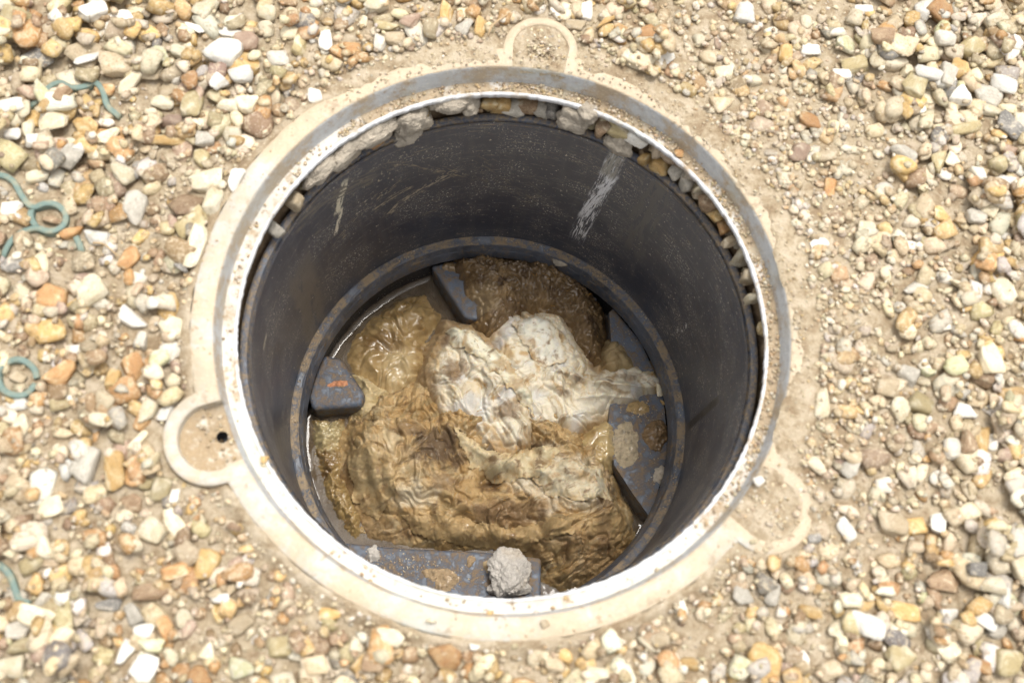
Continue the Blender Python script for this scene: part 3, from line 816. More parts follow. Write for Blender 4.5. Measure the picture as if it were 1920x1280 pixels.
lump('slimy_clump', 'dark amber slimy clump along the left edge below the left benching', 'sludge',
     [(580, 790), (655, 786), (650, 840), (655, 900), (680, 965), (700, 1015), (655, 1015), (612, 945), (586, 870)],
     -.412, .026, .022, M_SLIME, fold_sl, lambda t, sd, z: cmix(cmix(full((.26, .175, .07)), (.15, .09, .035), smooth(-.1, .4, fbm(GX*45, GY*45, 176, 5))), (.40, .33, .18), spot(612, 812, 40, 30, -.39, 177)*.8), .005, 'lumps of the blockage', .01, 7)
lump('wipe_sheet', 'wet tan wipe sheet slumped against the right benching', 'wet wipes',
     [(1060, 830), (1090, 800), (1138, 782), (1158, 800), (1165, 850), (1150, 892), (1120, 905), (1080, 880)],
     -.392, .036, .02, M_SLIME, fold_white(180, .2, 1, .6), lambda t, sd, z: cmix(full((.42, .31, .15)), (.30, .205, .085), smooth(0, .4, fbm(GX*45, GY*45, 178, 5))), .004, 'lumps of the blockage', .012, 8)
lump('wipe_flap', 'small brown wipe flap lying over the edge of the right benching', 'wet wipes',
     [(1128, 690), (1140, 640), (1160, 640), (1182, 668), (1190, 690), (1150, 705)],
     -.368, .010, .012, M_TAN, fold_white(190, 1, .3, .35), lambda t, sd, z: cmix(full((.33, .24, .12)), (.22, .145, .065), smooth(0, .4, fbm(GX*70, GY*70, 179, 5))), .004, 'lumps of the blockage', .006, 9)
def flap(label, pts, colf, mat, seed, lift=.004, curl=.0035):
    """a thin torn sheet lying on what is already there, its edge lifted a little"""
    sd = poly_sd(pts, -.35, .006, 60, seed)
    b = np.where(ZTOP > -1, ZTOP, Z_WATER - .004)
    for _ in range(22):
        b[1:-1, 1:-1] = .25*(b[:-2, 1:-1] + b[2:, 1:-1] + b[1:-1, :-2] + b[1:-1, 2:])
    k = np.maximum(sd, 0)
    z = np.maximum(b, b*.5 + .5*np.where(ZTOP > -1, ZTOP, b)) + lift*smooth(-.001, .010, sd) + curl*np.exp(-k/.0035)*(.4 + n2(GX*60, GY*60, seed))
    z = z + .0035*crinkle(GX*.6 + GY*.8, GY*.6 - GX*.8 + .006*w2x, seed+200, .013) + .0012*fbm(GX*120, GY*120, seed+3, 3)
    keep = (sd > 0).ravel()
    F = GRID_F[keep[GRID_F].all(1)]
    used = np.unique(F); idx = np.full(NX*NX, -1); idx[used] = np.arange(len(used))
    V = np.stack([GX, GY, z], -1).reshape(-1, 3)[used]
    C = np.clip(colf(np.clip(sd/.02, 0, 1), sd, z), .004, .9).reshape(-1, 3)[used]
    n = len(V); F1 = idx[F]
    # give it thickness: a second skin and a closing edge
    E = np.concatenate([F1[:, [0, 1]], F1[:, [1, 2]], F1[:, [2, 3]], F1[:, [3, 0]]])
    key = E.min(1).astype(np.int64)*n + E.max(1); _, inv, cnt = np.unique(key, return_inverse=True, return_counts=True)
    B = E[cnt[inv] == 1]
    Q = np.concatenate([F1, F1[:, ::-1] + n, np.stack([B[:, 1], B[:, 0], B[:, 0]+n, B[:, 1]+n], 1)])
    o = obj('torn_wipe', mesh_np('torn_wipe', np.concatenate([V, V - np.array([0, 0, .0011])]), Q, True, np.concatenate([C, C])), mat)
    o['label'] = label; o['category'] = 'wet wipe'; o['group'] = 'torn sheets on the blockage'
def col_rag(base, seed):
    return lambda t, sd, z: cmix(cmix(cmix(full(base), OCH, .7*smooth(-.05, .4, fbm(GX*55 + wx, GY*55, seed, 5))), BRN, .8*smooth(.08, .38, fbm(GX*80 + 2*wy, GY*80 + 2*wx, seed+1, 6, .62))), TAN, .5*(1-smooth(0, .5, t)))
flap('torn cream sheet hanging below the pale wipe at the middle of the heap', [(846, 800), (900, 836), (958, 856), (1010, 832), (1056, 846), (1020, 892), (950, 905), (880, 872)], col_rag((.50, .41, .26), 401), M_WIPE, 401)
flap('tan torn sheet with curled edge on the left flank of the heap', [(646, 850), (700, 826), (742, 868), (740, 930), (700, 966), (660, 930)], col_rag((.40, .29, .15), 411), M_TAN, 411)
flap('pale greyish torn sheet on the right lobe of the heap', [(985, 884), (1060, 862), (1130, 880), (1152, 936), (1100, 946), (1030, 934)], col_rag((.49, .415, .29), 421), M_WIPE, 421)
flap('long brown fold of sheet across the bottom of the heap', [(750, 958), (850, 962), (950, 984), (1040, 970), (1075, 1002), (970, 1024), (850, 1012), (770, 996)], col_rag((.33, .225, .105), 431), M_TAN, 431)
flap('off white flap folded over the upper right pale wipe', [(958, 604), (1008, 588), (1042, 618), (1066, 682), (1020, 698), (975, 654)], col_rag((.64, .59, .49), 441), M_WIPE, 441)
flap('cream pulled edge of sheet running down the left pale wipe', [(834, 614), (884, 618), (936, 664), (992, 742), (1004, 790), (962, 752), (905, 690), (850, 652)], col_rag((.66, .60, .46), 451), M_WIPE, 451)
def blob(name, label, cat, px, py, rx, ry, h, mat, col, seed, z=Z_BENCH, group=None):
    pts = [(px + rx*math.cos(a), py + ry*math.sin(a)) for a in np.linspace(0, 2*PI, 13)[:-1]]
    return lump(name, label, cat, pts, z - .0006, h, min(rx, ry)*.9*1.3/FPX, mat,
                lambda t, sd: smooth(0, .3, t)*(.35*h*fbm(GX*110, GY*110, seed, 3) + .28*h*fbm(GX*300, GY*300, seed+1, 3, .6)),
                lambda t, sd, z_: cmix(cmix(full(col), tuple(x*.55 for x in col), smooth(-.1, .4, fbm(GX*160, GY*160, seed+2, 5, .65))), tuple(min(x*1.4, .6) for x in col), .6*smooth(.1, .4, fbm(GX*200, GY*200, seed+3, 4))), .0062, group, .002, seed)
blob('sludge_blob', 'glossy round brown sludge blob on the right benching', 'sludge', 1229, 815, 25, 33, .010, M_SLUDGE, (.20, .125, .06), 11)
blob('mud_pat', 'flat tan mud pat on the inner edge of the right benching', 'mud', 1172, 832, 26, 48, .0035, M_TAN, (.36, .29, .19), 12)
blob('mud_pat', 'small pale crumb of mud on the right benching below the brown blob', 'mud', 1238, 890, 15, 17, .005, M_MORTAR2, (.40, .31, .19), 13)
blob('mud_pat', 'spiky spread of brown mud in the middle of the front benching', 'mud', 838, 1086, 24, 22, .005, M_TAN, (.33, .235, .135), 14)
blob('mud_pat', 'brown mud arm left of the mortar chunk on the front benching', 'mud', 812, 1078, 20, 11, .004, M_TAN, (.33, .235, .135), 15)
blob('mud_pat', 'round grey brown mud pat at the left end of the front benching', 'mud', 702, 1040, 16, 15, .006, M_MORTAR, (.34, .27, .19), 16)
blob('mud_pat', 'small diamond shaped mud fleck near the front benching edge', 'mud', 882, 1054, 9, 12, .003, M_TAN, (.30, .21, .12), 17)
blob('mud_pat', 'thin tan mud smear touching the left side of the mortar chunk', 'mud', 913, 1062, 9, 16, .003, M_TAN, (.38, .28, .16), 18)
blob('leaf_flake', 'reddish orange flake on top of the left benching', 'flake', 634, 717, 17, 9, .002, M_TAN, (.46, .20, .10), 19)
blob('sludge_blob', 'wet brown sludge patch at the top of the far benching', 'sludge', 850, 500, 22, 10, .004, M_SLUDGE, (.24, .16, .08), 20)
blob('mud_pat', 'gritty brown mud patch below the pale wipe arm on the right benching', 'mud', 1195, 765, 26, 16, .002, M_TAN, (.34, .23, .10), 21)

# ------------------------------------------------------------------ rough lumps of mortar
def ico(sub):
    bm = bmesh.new(); bmesh.ops.create_icosphere(bm, subdivisions=sub, radius=1)
    V = np.array([v.co[:] for v in bm.verts]); F = np.array([[v.index for v in f.verts] for f in bm.faces]); bm.free()
    return V, F
ICO = {k: ico(k) for k in (1, 2, 3, 5, 6)}
def rough_lump(name, label, cat, c, r3, mat, seed, sub=5, amp=.38, group=None, normal=None):
    V, F = ICO[sub]
    f = 1 + amp*n3(V*1.1, seed) - .13*np.abs(n3(V*2.3, seed+9)) + .075*fbm3(V*3.4, seed+5, 3) - .05*np.exp(-np.abs(n3(V*2.2, seed+15))/.05) + .05*fbm3(V*11, seed+6, 4)
    P = V*f[:, None]*np.array(r3)
    if normal is not None:
        q = Vector(normal).to_track_quat('Z', 'Y').to_matrix()
        P = P @ np.array(q).T
    o = obj(name, mesh_np(name, P, F), mat)
    o.location = c
    o['label'] = label; o['category'] = cat
    if group: o['group'] = group
    return o
c = at(955, 1073, Z_BENCH + .012)
rough_lump('mortar_chunk', 'rough grey mortar chunk lying on the front benching edge', 'mortar', c, (.024, .026, .020), M_MORTAR, 3, 6, .3)
c = at(955, 1098, Z_BENCH + .006)
rough_lump('mortar_chunk', 'broken lower piece under the grey mortar chunk on the front benching', 'mortar', c, (.023, .012, .012), M_MORTAR, 5, 5, .3)
_, _, c = at_cyl(1056, 487, .2165)
rough_lump('mortar_splat', 'oval pale mortar splat on the far ledge ring', 'mortar', c, (.0135, .0085, .0035), M_MORTAR2, 8, 5, .2)
MG_ = 'mortar squeezed out under the frame'
for (px, py, a, b, d, s, lab) in (
        (772, 228, .020, .017, .011, 21, 'pale mortar lump hanging over the shaft rim at the upper left'),
        (764, 252, .014, .010, .010, 22, 'lower tongue of the pale mortar hanging over the shaft rim'),
        (1078, 222, .017, .017, .011, 23, 'large pointed mortar lump hanging below the frame at the far side'),
        (1160, 270, .015, .014, .009, 24, 'grey mortar lump above the white paint smear'),
        (1103, 212, .011, .010, .009, 25, 'small mortar knob just right of the pointed mortar lump'),
        (845, 196, .020, .009, .009, 26, 'crumbly mortar roll under the frame left of the brown gap stones'),
        (880, 200, .010, .009, .008, 27, 'short drip of mortar beside the brown gap stones'),
        (700, 250, .026, .012, .010, 28, 'long mortar bead under the upper left of the frame'),
        (640, 292, .026, .014, .010, 29, 'smooth thick mortar bead at the left part of the gap'),
        (598, 322, .020, .012, .009, 30, 'mortar bead at the left end of the gap above the wedge stone')):
    thm, zm, c = at_cyl(px, py, .2265)
    o = rough_lump('mortar_lump', lab, 'mortar', c, (a, d, b), M_MORTAR2, s, 6 if a > .014 else 5, .4, MG_)
    o.rotation_euler = (0, 0, thm + PI/2)

# ------------------------------------------------------------------ green gravel grid showing at the left
GG = 'exposed edges of the buried green gravel grid'
def ribbon(label, lines, ztop=.0248, hw=.0024):
    V = []; F = []
    for pts in lines:
        P = np.array([at(px, py, ztop)[:2] for px, py in pts])
        # smooth polyline
        for _ in range(3):
            Q = [P[0]]
            for a, b in zip(P[:-1], P[1:]): Q += [a*.75+b*.25, a*.25+b*.75]
            P = np.array(Q + [P[-1]])
        T = np.gradient(P, axis=0); T /= np.linalg.norm(T, axis=1)[:, None]
        N = np.stack([-T[:, 1], T[:, 0]], 1)
        b0 = len(V); n = len(P)
        for i in range(n):
            zz = ztop + .0012*math.sin(i*.21) - .004*abs(2*i/(n-1)-1)**3
            for (s, z) in ((-1, zz-.016), (-1, zz-.0006), (-.6, zz), (.6, zz), (1, zz-.0006), (1, zz-.016)):
                V.append((P[i, 0]+N[i, 0]*hw*s, P[i, 1]+N[i, 1]*hw*s, z))
        for i in range(n-1):
            for k in range(5):
                F.append((b0+i*6+k, b0+(i+1)*6+k, b0+(i+1)*6+k+1, b0+i*6+k+1))
        F.append(tuple(b0+k for k in range(6))); F.append(tuple(b0+(n-1)*6+k for k in range(5, -1, -1)))
    o = obj('gravel_grid_edge', mesh_np('gravel_grid_edge', V, F, False), M_GREEN)
    o['label'] = label; o['category'] = 'gravel grid'; o['group'] = GG
GREEN_LINES = [[(52, 196), (70, 188), (88, 160), (110, 150), (135, 166), (158, 162), (178, 148), (194, 172), (198, 198), (222, 214)],
               [(-12, 322), (22, 332), (36, 362), (58, 390), (84, 380), (108, 382), (124, 400), (118, 425), (92, 436), (68, 424), (40, 430), (18, 448), (2, 478)], [(58, 390), (56, 410), (68, 424)], [(140, 440), (150, 460), (152, 474)],
               [(30 + 36*math.cos(a), 706 + 34*math.sin(a)) for a in np.linspace(.3, 6.3, 16)],
               [(-6, 1055), (18, 1074), (26, 1104), (34, 1126), (54, 1130)]]
ribbon('wavy green plastic strip poking up among pebbles at the upper left', GREEN_LINES[0:1])
ribbon('branching wavy green plastic strip at the left edge', GREEN_LINES[1:4])
ribbon('green plastic ring round a tan stone at the left edge', GREEN_LINES[4:5])
ribbon('short green plastic strip half buried at the lower left corner', GREEN_LINES[5:6])

# ------------------------------------------------------------------ stones
# unit prototypes: intersections of half-spaces with softened edges
PROTO = []
for k in range(26):
    rg = np.random.default_rng(100+k)
    nf = int(rg.integers(8, 13)); p = [14, 24, 40, 60][k % 4]
    N = rg.normal(size=(nf, 3)); N[:6] = np.array([[1, 0, 0], [-1, 0, 0], [0, 1, 0], [0, -1, 0], [0, 0, 1], [0, 0, -1]]) + .25*rg.normal(size=(6, 3))
    N /= np.linalg.norm(N, axis=1)[:, None]
    h = rg.uniform(.72, 1.05, nf)
    def shape(V, N=N, h=h, p=p, k=k):
        q = np.maximum(V @ N.T, 0)/h
        r = (q**p).sum(1)**(-1/p)
        r = r*(1 + .07*n3(V*1.7 + k, k) + .025*n3(V*5 + k, k+3))
        r = r - .16*np.maximum(n3(V*1.4 + 3*k, k+50) - .05, 0)            # shallow chips
        P = V*r[:, None]
        return P/np.abs(P).max(0)
    PROTO.append({s: shape(ICO[s][0]) for s in (1, 2, 3)})
PMESH = []
for k, pr in enumerate(PROTO):
    me = mesh_np('pebble', pr[3], ICO[3][1])
    me.materials.append(STONES['tan'])
    PMESH.append(me)
ROUNDISH = [k for k in range(26) if k % 4 in (0, 1)]
ANGULAR = [k for k in range(26) if k % 4 in (2, 3)]

# height map that stones are dropped on
HS = .002
HX0, HY0, HX1, HY1 = -.72, -.56, .78, .62
hx = np.arange(HX0, HX1, HS); hy = np.arange(HY0, HY1, HS)
HGX, HGY = np.meshgrid(hx, hy, indexing='ij')
HM = ground_z(HGX, HGY)
G0 = HM.copy()
RES = np.zeros(HM.shape, bool)                  # reserved for the stones placed by eye
def footprint(x, y, a, b, ang, k=1.0):
    m = max(a, b)*k + HS
    i0, i1 = max(int((x-m-HX0)/HS), 0), min(int((x+m-HX0)/HS)+2, HM.shape[0])
    j0, j1 = max(int((y-m-HY0)/HS), 0), min(int((y+m-HY0)/HS)+2, HM.shape[1])
    sx, sy = HGX[i0:i1, j0:j1]-x, HGY[i0:i1, j0:j1]-y
    ca, sa = math.cos(ang), math.sin(ang)
    u, v = (sx*ca+sy*sa)/(a*k), (-sx*sa+sy*ca)/(b*k)
    return (slice(i0, i1), slice(j0, j1)), u*u+v*v
def drop(x, y, a, b, c, ang, embed):
    sl, rho = footprint(x, y, a, b, ang)
    h = HM[sl]; m = rho < .8
    if not m.any():
        return None
    base = np.percentile(h[m], 42) if m.sum() > 3 else h[m].mean()
    z = base + c*(1-2*embed)
    m = rho < 1
    HM[sl] = np.where(m, np.maximum(h, z + c*np.sqrt(np.maximum(1-rho, 0))*.85), h)
    return z
for ln in GREEN_LINES:
    for (ax, ay), (bx, by) in zip(ln[:-1], ln[1:]):
        for t in np.linspace(0, 1, 6):
            p = at(ax+(bx-ax)*t, ay+(by-ay)*t, .025)
            sl, rho = footprint(p[0], p[1], .006, .006, 0); RES[sl] |= rho < .35

# stones placed by eye: x, y, length, width (photograph pixels), turn, colour, shape word, anchor name
L = [
 (455,142,46,40,20,'white','egg-shaped','bright white egg-shaped pebble'),(418,100,68,56,-20,'white','knobbly','large knobbly white flint with a hollow'),(407,158,46,38,-25,'white','oval',''),
 (460,78,50,38,10,'pink','smooth','purplish brown pebble'),(179,25,48,42,40,'white','angular',''),(300,105,40,38,0,'green','angular','yellow green chipped flint'),(343,98,50,30,-10,'cream','flat',''),
 (430,55,48,26,-5,'white','flat',''),(362,48,48,26,-25,'white','shard-like',''),(385,15,54,42,70,'cream','angular',''),(168,112,56,18,25,'white','splinter-like','white splinter'),(215,120,62,54,0,'tan','rounded',''),
 (242,150,58,25,42,'cream','elongated',''),(192,162,42,28,-10,'orange','rounded','orange stone touching the green strip'),(317,162,64,34,0,'tan','flat',''),(362,195,62,40,85,'olive','smooth','olive egg-shaped pebble'),(322,222,46,42,0,'pink','rounded',''),
 (300,185,46,32,0,'cream','rounded',''),(428,197,40,36,0,'cream','rounded',''),(462,198,48,44,-20,'cream','angular',''),(433,247,38,34,0,'cream','angular',''),(312,260,78,22,3,'ochre','long flat','long flat ochre flint'),(383,258,36,34,0,'grey','square',''),
 (375,292,36,30,80,'olive','angular',''),(388,337,64,46,15,'cream','rounded','big cream pebble by the frame'),(438,337,46,34,75,'white','rounded','white pebble touching the upper left of the frame'),(345,383,68,54,55,'brown','angular','large brown angular flint'),(399,376,60,45,65,'cream','triangular',''),(370,460,92,40,80,'cream','elongated',''),
 (250,388,70,44,80,'grey','knobbly','knobbly pale grey flint'),(232,328,56,38,-15,'cream','knobbly',''),(103,225,64,42,5,'cream','oval','broad cream oval pebble'),(20,198,54,36,15,'white','oval',''),(20,247,46,30,0,'white','rounded',''),(65,262,48,32,-10,'white','angular',''),
 (160,235,56,46,0,'ochre','angular','ochre block-shaped flint'),(202,255,48,36,70,'cream','angular',''),(128,290,52,48,60,'grey','triangular','grey triangular stone'),(65,325,52,36,10,'cream','oval',''),(120,182,38,30,60,'brown','rounded',''),(82,182,56,34,-60,'green','angular',''),
 (150,280,22,20,0,'white','round','tiny round white pebble'),(87,405,50,38,15,'brown','oval','brown pebble inside the branching green strip'),(130,433,46,34,15,'orange','rounded',''),(18,385,40,36,0,'white','rounded',''),(178,440,54,34,-15,'white','angular',''),(237,480,50,36,50,'orange','oval','orange oval pebble'),
 (25,493,50,34,-5,'dark','oval','dark purple oval pebble'),(92,550,62,52,-15,'orange','angular','flat orange angular flint'),(165,545,66,52,40,'cream','angular','broad cream angular flint'),(242,597,58,42,-30,'white','rounded','white pebble with dark patch'),(262,632,50,40,0,'grey','rounded',''),(322,612,46,42,60,'cream','rounded',''),
 (335,497,38,32,0,'dark','rounded',''),(30,705,46,36,70,'tan','rounded','tan stone inside the green ring'),(112,700,68,44,28,'orange','angular','orange brown wedge'),(245,685,60,46,-60,'orange','angular',''),(300,672,40,34,15,'green','rounded','pale green pebble left of the frame'),(211,710,46,34,70,'ochre','triangular',''),
 (28,755,44,26,10,'white','flat',''),(35,795,46,32,60,'cream','angular',''),(276,765,62,38,70,'cream','angular',''),(308,770,48,28,85,'white','angular',''),(258,790,46,34,-15,'orange','rounded',''),(255,825,50,24,50,'cream','elongated',''),(160,870,76,54,75,'grey','rounded','large pale grey boulder-like stone'),
 (212,880,74,48,-70,'ochre','angular','long mossy ochre flint'),(245,940,50,36,10,'brown','angular',''),(300,915,50,42,70,'olive','rounded',''),(265,905,40,28,-10,'olive','triangular',''),(325,927,30,20,80,'white','rounded',''),(90,947,54,42,20,'cream','oval','cream oval pebble on bare sand'),(82,1027,48,36,-70,'cream','angular',''),
 (285,993,60,46,-25,'cream','rounded','rounded cream flint'),(320,975,76,36,-55,'cream','triangular','cream triangular shard'),(55,1057,54,46,30,'olive','rounded',''),(388,1053,60,52,80,'ochre','heart-shaped','golden heart-shaped pebble'),(330,1070,64,38,10,'orange','angular',''),(275,1105,74,40,12,'brown','elongated',''),
 (205,1132,56,28,20,'dark','flat','dark grey slate-like stone'),(246,1147,60,50,40,'grey','rounded',''),(262,1182,50,30,5,'white','oval',''),(70,1158,68,46,-15,'cream','rounded','broad cream pebble at the lower left'),(228,1225,58,48,60,'white','angular',''),(282,1210,52,32,-10,'green','angular',''),(265,1252,60,50,60,'white','angular','large white block-shaped flint'),
 (337,1155,38,34,-40,'cream','rounded',''),(305,1175,52,34,-60,'orange','angular',''),(415,1120,42,20,10,'white','flat',''),(522,1210,52,46,0,'olive','rounded','greenish grey round pebble'),(30,1180,46,40,0,'grey','rounded',''),(145,1240,60,44,20,'tan','angular',''),(20,1250,54,44,0,'cream','angular',''),
 (385,1220,40,30,60,'cream','rounded',''),(370,1265,50,40,0,'orange','angular',''),(445,1250,56,44,20,'green','angular','moss-tinged flint'),(450,1165,60,46,30,'tan','angular',''),(590,1245,56,44,0,'tan','rounded',''),
 (1400,17,44,40,80,'white','angular','white flint at the top right of centre'),(1587,75,46,40,80,'green','rounded','green-tinged pebble'),(1607,112,58,42,10,'olive','rounded','olive rounded stone'),(1645,82,46,34,0,'brown','oval','smooth brown oval pebble'),(1523,88,44,30,-10,'white','knobbly',''),(1520,220,52,38,-10,'orange','angular','orange flint on the sandy right side'),
 (1580,137,36,32,0,'white','angular',''),(1857,173,60,40,-15,'grey','smooth','smooth grey egg-shaped stone'),(1887,155,54,44,-25,'white','angular','large white angular flint'),(1820,87,46,42,40,'olive','angular',''),(1797,130,46,34,-50,'ochre','angular','white-edged orange flint'),(1770,145,46,34,80,'grey','rounded',''),(1735,145,50,30,-10,'white','angular',''),
 (1707,125,38,34,0,'cream','rounded',''),(1697,287,54,40,-40,'grey','rounded','blue grey pebble'),(1557,345,40,30,75,'orange','oval','rusty oval pebble'),(1550,290,44,34,0,'tan','rounded',''),(1880,340,52,30,20,'white','angular',''),(1885,545,62,46,-65,'cream','angular','cream wedge at the right edge'),(1538,457,44,26,35,'white','oval',''),
 (1795,527,48,28,-10,'cream','oval',''),(1720,535,66,40,20,'grey','angular',''),(1625,425,36,32,0,'cream','rounded',''),(1793,293,42,32,60,'cream','angular',''),(1625,10,42,24,0,'white','rounded',''),(1900,75,54,34,-15,'white','angular',''),(1735,12,54,42,50,'white','angular',''),(1870,35,56,36,20,'cream','angular',''),
 (1800,180,44,40,0,'white','rounded',''),(1860,205,48,34,-10,'cream','oval',''),(1680,40,46,34,30,'tan','angular',''),(1770,80,44,36,0,'grey','angular',''),(1895,235,56,46,-30,'dark','angular','dark grey flint at the right edge'),(1815,240,64,26,15,'olive','elongated',''),(1760,300,50,28,70,'olive','elongated',''),
 (1475,95,40,28,80,'ochre','triangular',''),(1330,100,36,34,0,'tan','rounded',''),(1352,195,48,38,0,'tan','rounded',''),(1360,132,36,30,0,'cream','rounded',''),(1500,285,38,40,80,'pink','angular','pinkish tan stone on the sandy right side'),(1740,380,50,42,60,'tan','angular',''),(1770,400,48,36,0,'ochre','angular',''),(1835,400,44,40,0,'grey','rounded',''),
 (1543,757,74,32,85,'cream','long smooth','long white pebble right of the frame'),(1667,720,48,42,0,'tan','rounded','tan round pebble'),(1707,695,58,46,70,'grey','smooth','large smooth grey stone'),(1750,698,42,32,20,'green','rounded','pale green stone at the right'),(1855,676,60,42,-75,'cream','rounded','big cream oval at the right edge'),(1815,765,46,36,-20,'white','angular',''),(1728,757,52,46,-20,'olive','rounded',''),
 (1692,765,46,38,60,'cream','angular',''),(1848,825,70,34,80,'ochre','long','long ochre pebble standing upright'),(1815,832,54,34,75,'brown','rounded',''),(1785,840,46,36,80,'grey','angular',''),(1594,877,48,34,65,'grey','angular','grey blocky flint'),(1765,980,52,38,75,'white','block-shaped','white block-shaped stone at the right'),(1825,1066,38,34,0,'dark','smooth','dark smooth pebble at the lower right'),
 (1853,1095,46,44,0,'cream','rounded',''),(1908,1060,62,44,-70,'cream','rounded','large cream pebble in the right corner'),(1882,1120,50,24,75,'white','elongated',''),(1394,1113,44,40,0,'grey','angular','pale grey flint below the right lug'),(1628,1170,74,48,-15,'white','angular','large white flint at the bottom right'),(1700,1142,68,38,-12,'ochre','flat',''),(1785,1218,50,46,-40,'cream','rounded',''),
 (1392,1252,48,44,-20,'green','angular','white stone with green specks'),(1685,1225,60,52,-50,'olive','rounded',''),(1525,1145,48,28,-10,'ochre','angular',''),(1770,1088,84,72,0,'brown','flat','very large flat brown stone'),(1675,980,56,50,0,'tan','angular',''),(1722,985,44,38,0,'ochre','rounded',''),(1590,990,44,34,-40,'white','angular',''),(1527,1010,30,26,0,'dark','rounded','small dark stone beside the right lug'),
 (1600,860,40,30,0,'tan','angular',''),(1450,1115,46,32,75,'grey','elongated',''),(1600,1125,48,34,0,'cream','angular',''),(1570,1180,46,50,0,'cream','angular',''),(1560,1255,50,46,0,'tan','angular',''),(1880,1180,46,36,30,'grey','angular',''),(1850,1160,52,32,-35,'white','angular',''),(1900,1240,60,50,0,'olive','angular','olive stone in the bottom right corner'),(1840,1245,50,30,-30,'orange','elongated',''),(1785,1150,38,34,0,'white','rounded',''),
 (835,25,58,32,85,'ochre','long','long golden pebble above the frame'),(703,10,42,36,70,'cream','rounded',''),(682,35,32,28,0,'cream','rounded',''),(1100,18,44,32,80,'white','angular','white wedge right of the upper lug'),(1213,57,52,36,15,'orange','rounded','orange round stone at the top'),(1210,82,42,28,10,'cream','rounded',''),(710,82,48,40,0,'grey','rounded',''),(660,88,44,32,-10,'orange','rounded',''),
 (742,75,40,34,0,'tan','rounded',''),(900,50,44,28,80,'ochre','oval',''),(868,55,42,30,60,'grey','angular',''),(770,45,40,32,60,'pink','angular','purplish grey stone at the top'),(725,52,46,28,-10,'olive','oval',''),(1128,45,54,26,50,'ochre','elongated',''),(1075,45,46,24,-10,'tan','elongated',''),(1250,75,40,36,0,'cream','rounded',''),
 (837,1232,66,58,10,'orange','angular','big orange stone under the front of the frame'),(735,1195,62,34,-10,'cream','knobbly','cream knobbly flint under the front of the frame'),(890,1214,20,18,0,'white','round',''),(612,1150,50,30,20,'ochre','flat',''),(700,1245,46,34,0,'brown','rounded',''),(1040,1245,40,34,0,'tan','angular',''),(1120,1262,46,30,0,'cream','angular',''),(1240,1200,40,30,20,'tan','angular',''),(1290,1240,44,34,0,'ochre','rounded',''),
 (500,20,36,40,0,'cream','rounded',''),(560,80,46,36,80,'olive','rounded',''),(610,72,50,28,85,'white','oval',''),(520,105,44,40,0,'grey','rounded',''),(545,20,50,30,0,'tan','rounded',''),(590,180,36,34,0,'white','rounded','small white pebble above the frame rim'),
]
placed = []
for (px, py, a, b, ang, colr, shp, anc) in L:
    p = at(px, py, .026)
    sc_ = .5*(CAM[2]-.026)/FPX/abs(ray(px, py)[2])*1.0
    sc_ = .5*np.linalg.norm(p-CAM)/math.hypot(FPX, math.hypot(px-960, py-640))
    placed.append(dict(px=px, py=py, x=p[0], y=p[1], a=a*sc_*1.04, b=b*sc_*1.04, ang=R_(ang), col=colr, shp=shp, anc=anc))
    sl, rho = footprint(p[0], p[1], a*sc_*.85, b*sc_*.85, R_(ang)); RES[sl] |= rho < 1

# density of loose gravel over the ground, by area seen in the photograph
DENS = [(120, 60, 260, 170, 1.0), (60, 260, 200, 120, 1.0), (330, 120, 220, 150, .9), (420, 300, 130, 140, .75), (700, 30, 260, 80, .75), (330, 480, 90, 140, .55), (1760, 120, 260, 190, .95),
        (1900, 350, 130, 260, .9), (1860, 780, 130, 200, .85), (1880, 1100, 170, 240, .95), (1500, 60, 180, 80, .55), (1620, 1180, 300, 120, .55), (150, 800, 220, 90, .45), (280, 1010, 240, 170, .75), (120, 1200, 240, 110, .9),
        (450, 1210, 200, 90, .65), (800, 1260, 260, 50, .6), (1150, 30, 200, 60, .4), (1500, 450, 160, 240, .15), (1200, 1260, 300, 40, .45)]
def dens(px, py):
    d = np.where((px > 1250) & (px < 1680) & (py < 1040), .42, .72)
    for (cx, cy, rx, ry, v) in DENS:
        d = np.maximum(d, v*np.exp(-.8*(((px-cx)/rx)**2 + ((py-cy)/ry)**2)))
    return np.where((px < -60) | (px > 1980) | (py < -60) | (py > 1340), .38, d)
def blocked(x, y, rad):
    r = math.hypot(x, y)
    if r < .2640 + rad: 
        return True
    for (lt, lr, ro, ri) in LUGS:
        if math.hypot(x-lr*math.cos(lt), y-lr*math.sin(lt)) < ro + rad*.9: return True
    return False
def colour_of(px, py, r):
    if px > 1500: w = dict(white=9, cream=27, tan=27, ochre=12, orange=5, brown=9, grey=11, dark=1.5, olive=4, green=1, pink=2)
    elif px < 620 and py > 560: w = dict(white=7, cream=21, tan=24, ochre=18, orange=12, brown=16, grey=7, dark=1.5, olive=6, green=1, pink=3)
    else: w = dict(white=7, cream=22, tan=23, ochre=20, orange=11, brown=14, grey=6, dark=2, olive=8, green=1, pink=3)
    return r.choices(list(w), list(w.values()))[0]
cand = []
tries = 0
rr = random.Random(21)
while len(cand) < 6600 and tries < 80000:
    tries += 1
    x = rr.uniform(HX0+.05, HX1-.05); y = rr.uniform(HY0+.05, HY1-.05)
    px, py = to_px(np.array(x), np.array(y), .022)
    d = float(dens(px, py))
    if rr.random() > d/1.15: continue
    a = min(.5*rr.lognormvariate(math.log(.0185 if d > .74 else .0145), .36), .0165)
    b = a*rr.uniform(.60, .92); c = b*rr.uniform(.40, .70)
    if blocked(x, y, a*.8): continue
    i, j = int((x-HX0)/HS), int((y-HY0)/HS)
    if RES[i, j]: continue
    cand.append(dict(px=float(px), py=float(py), x=x, y=y, a=a, b=b, c=c, ang=rr.uniform(0, PI), col=colour_of(px, py, rr), d=d))
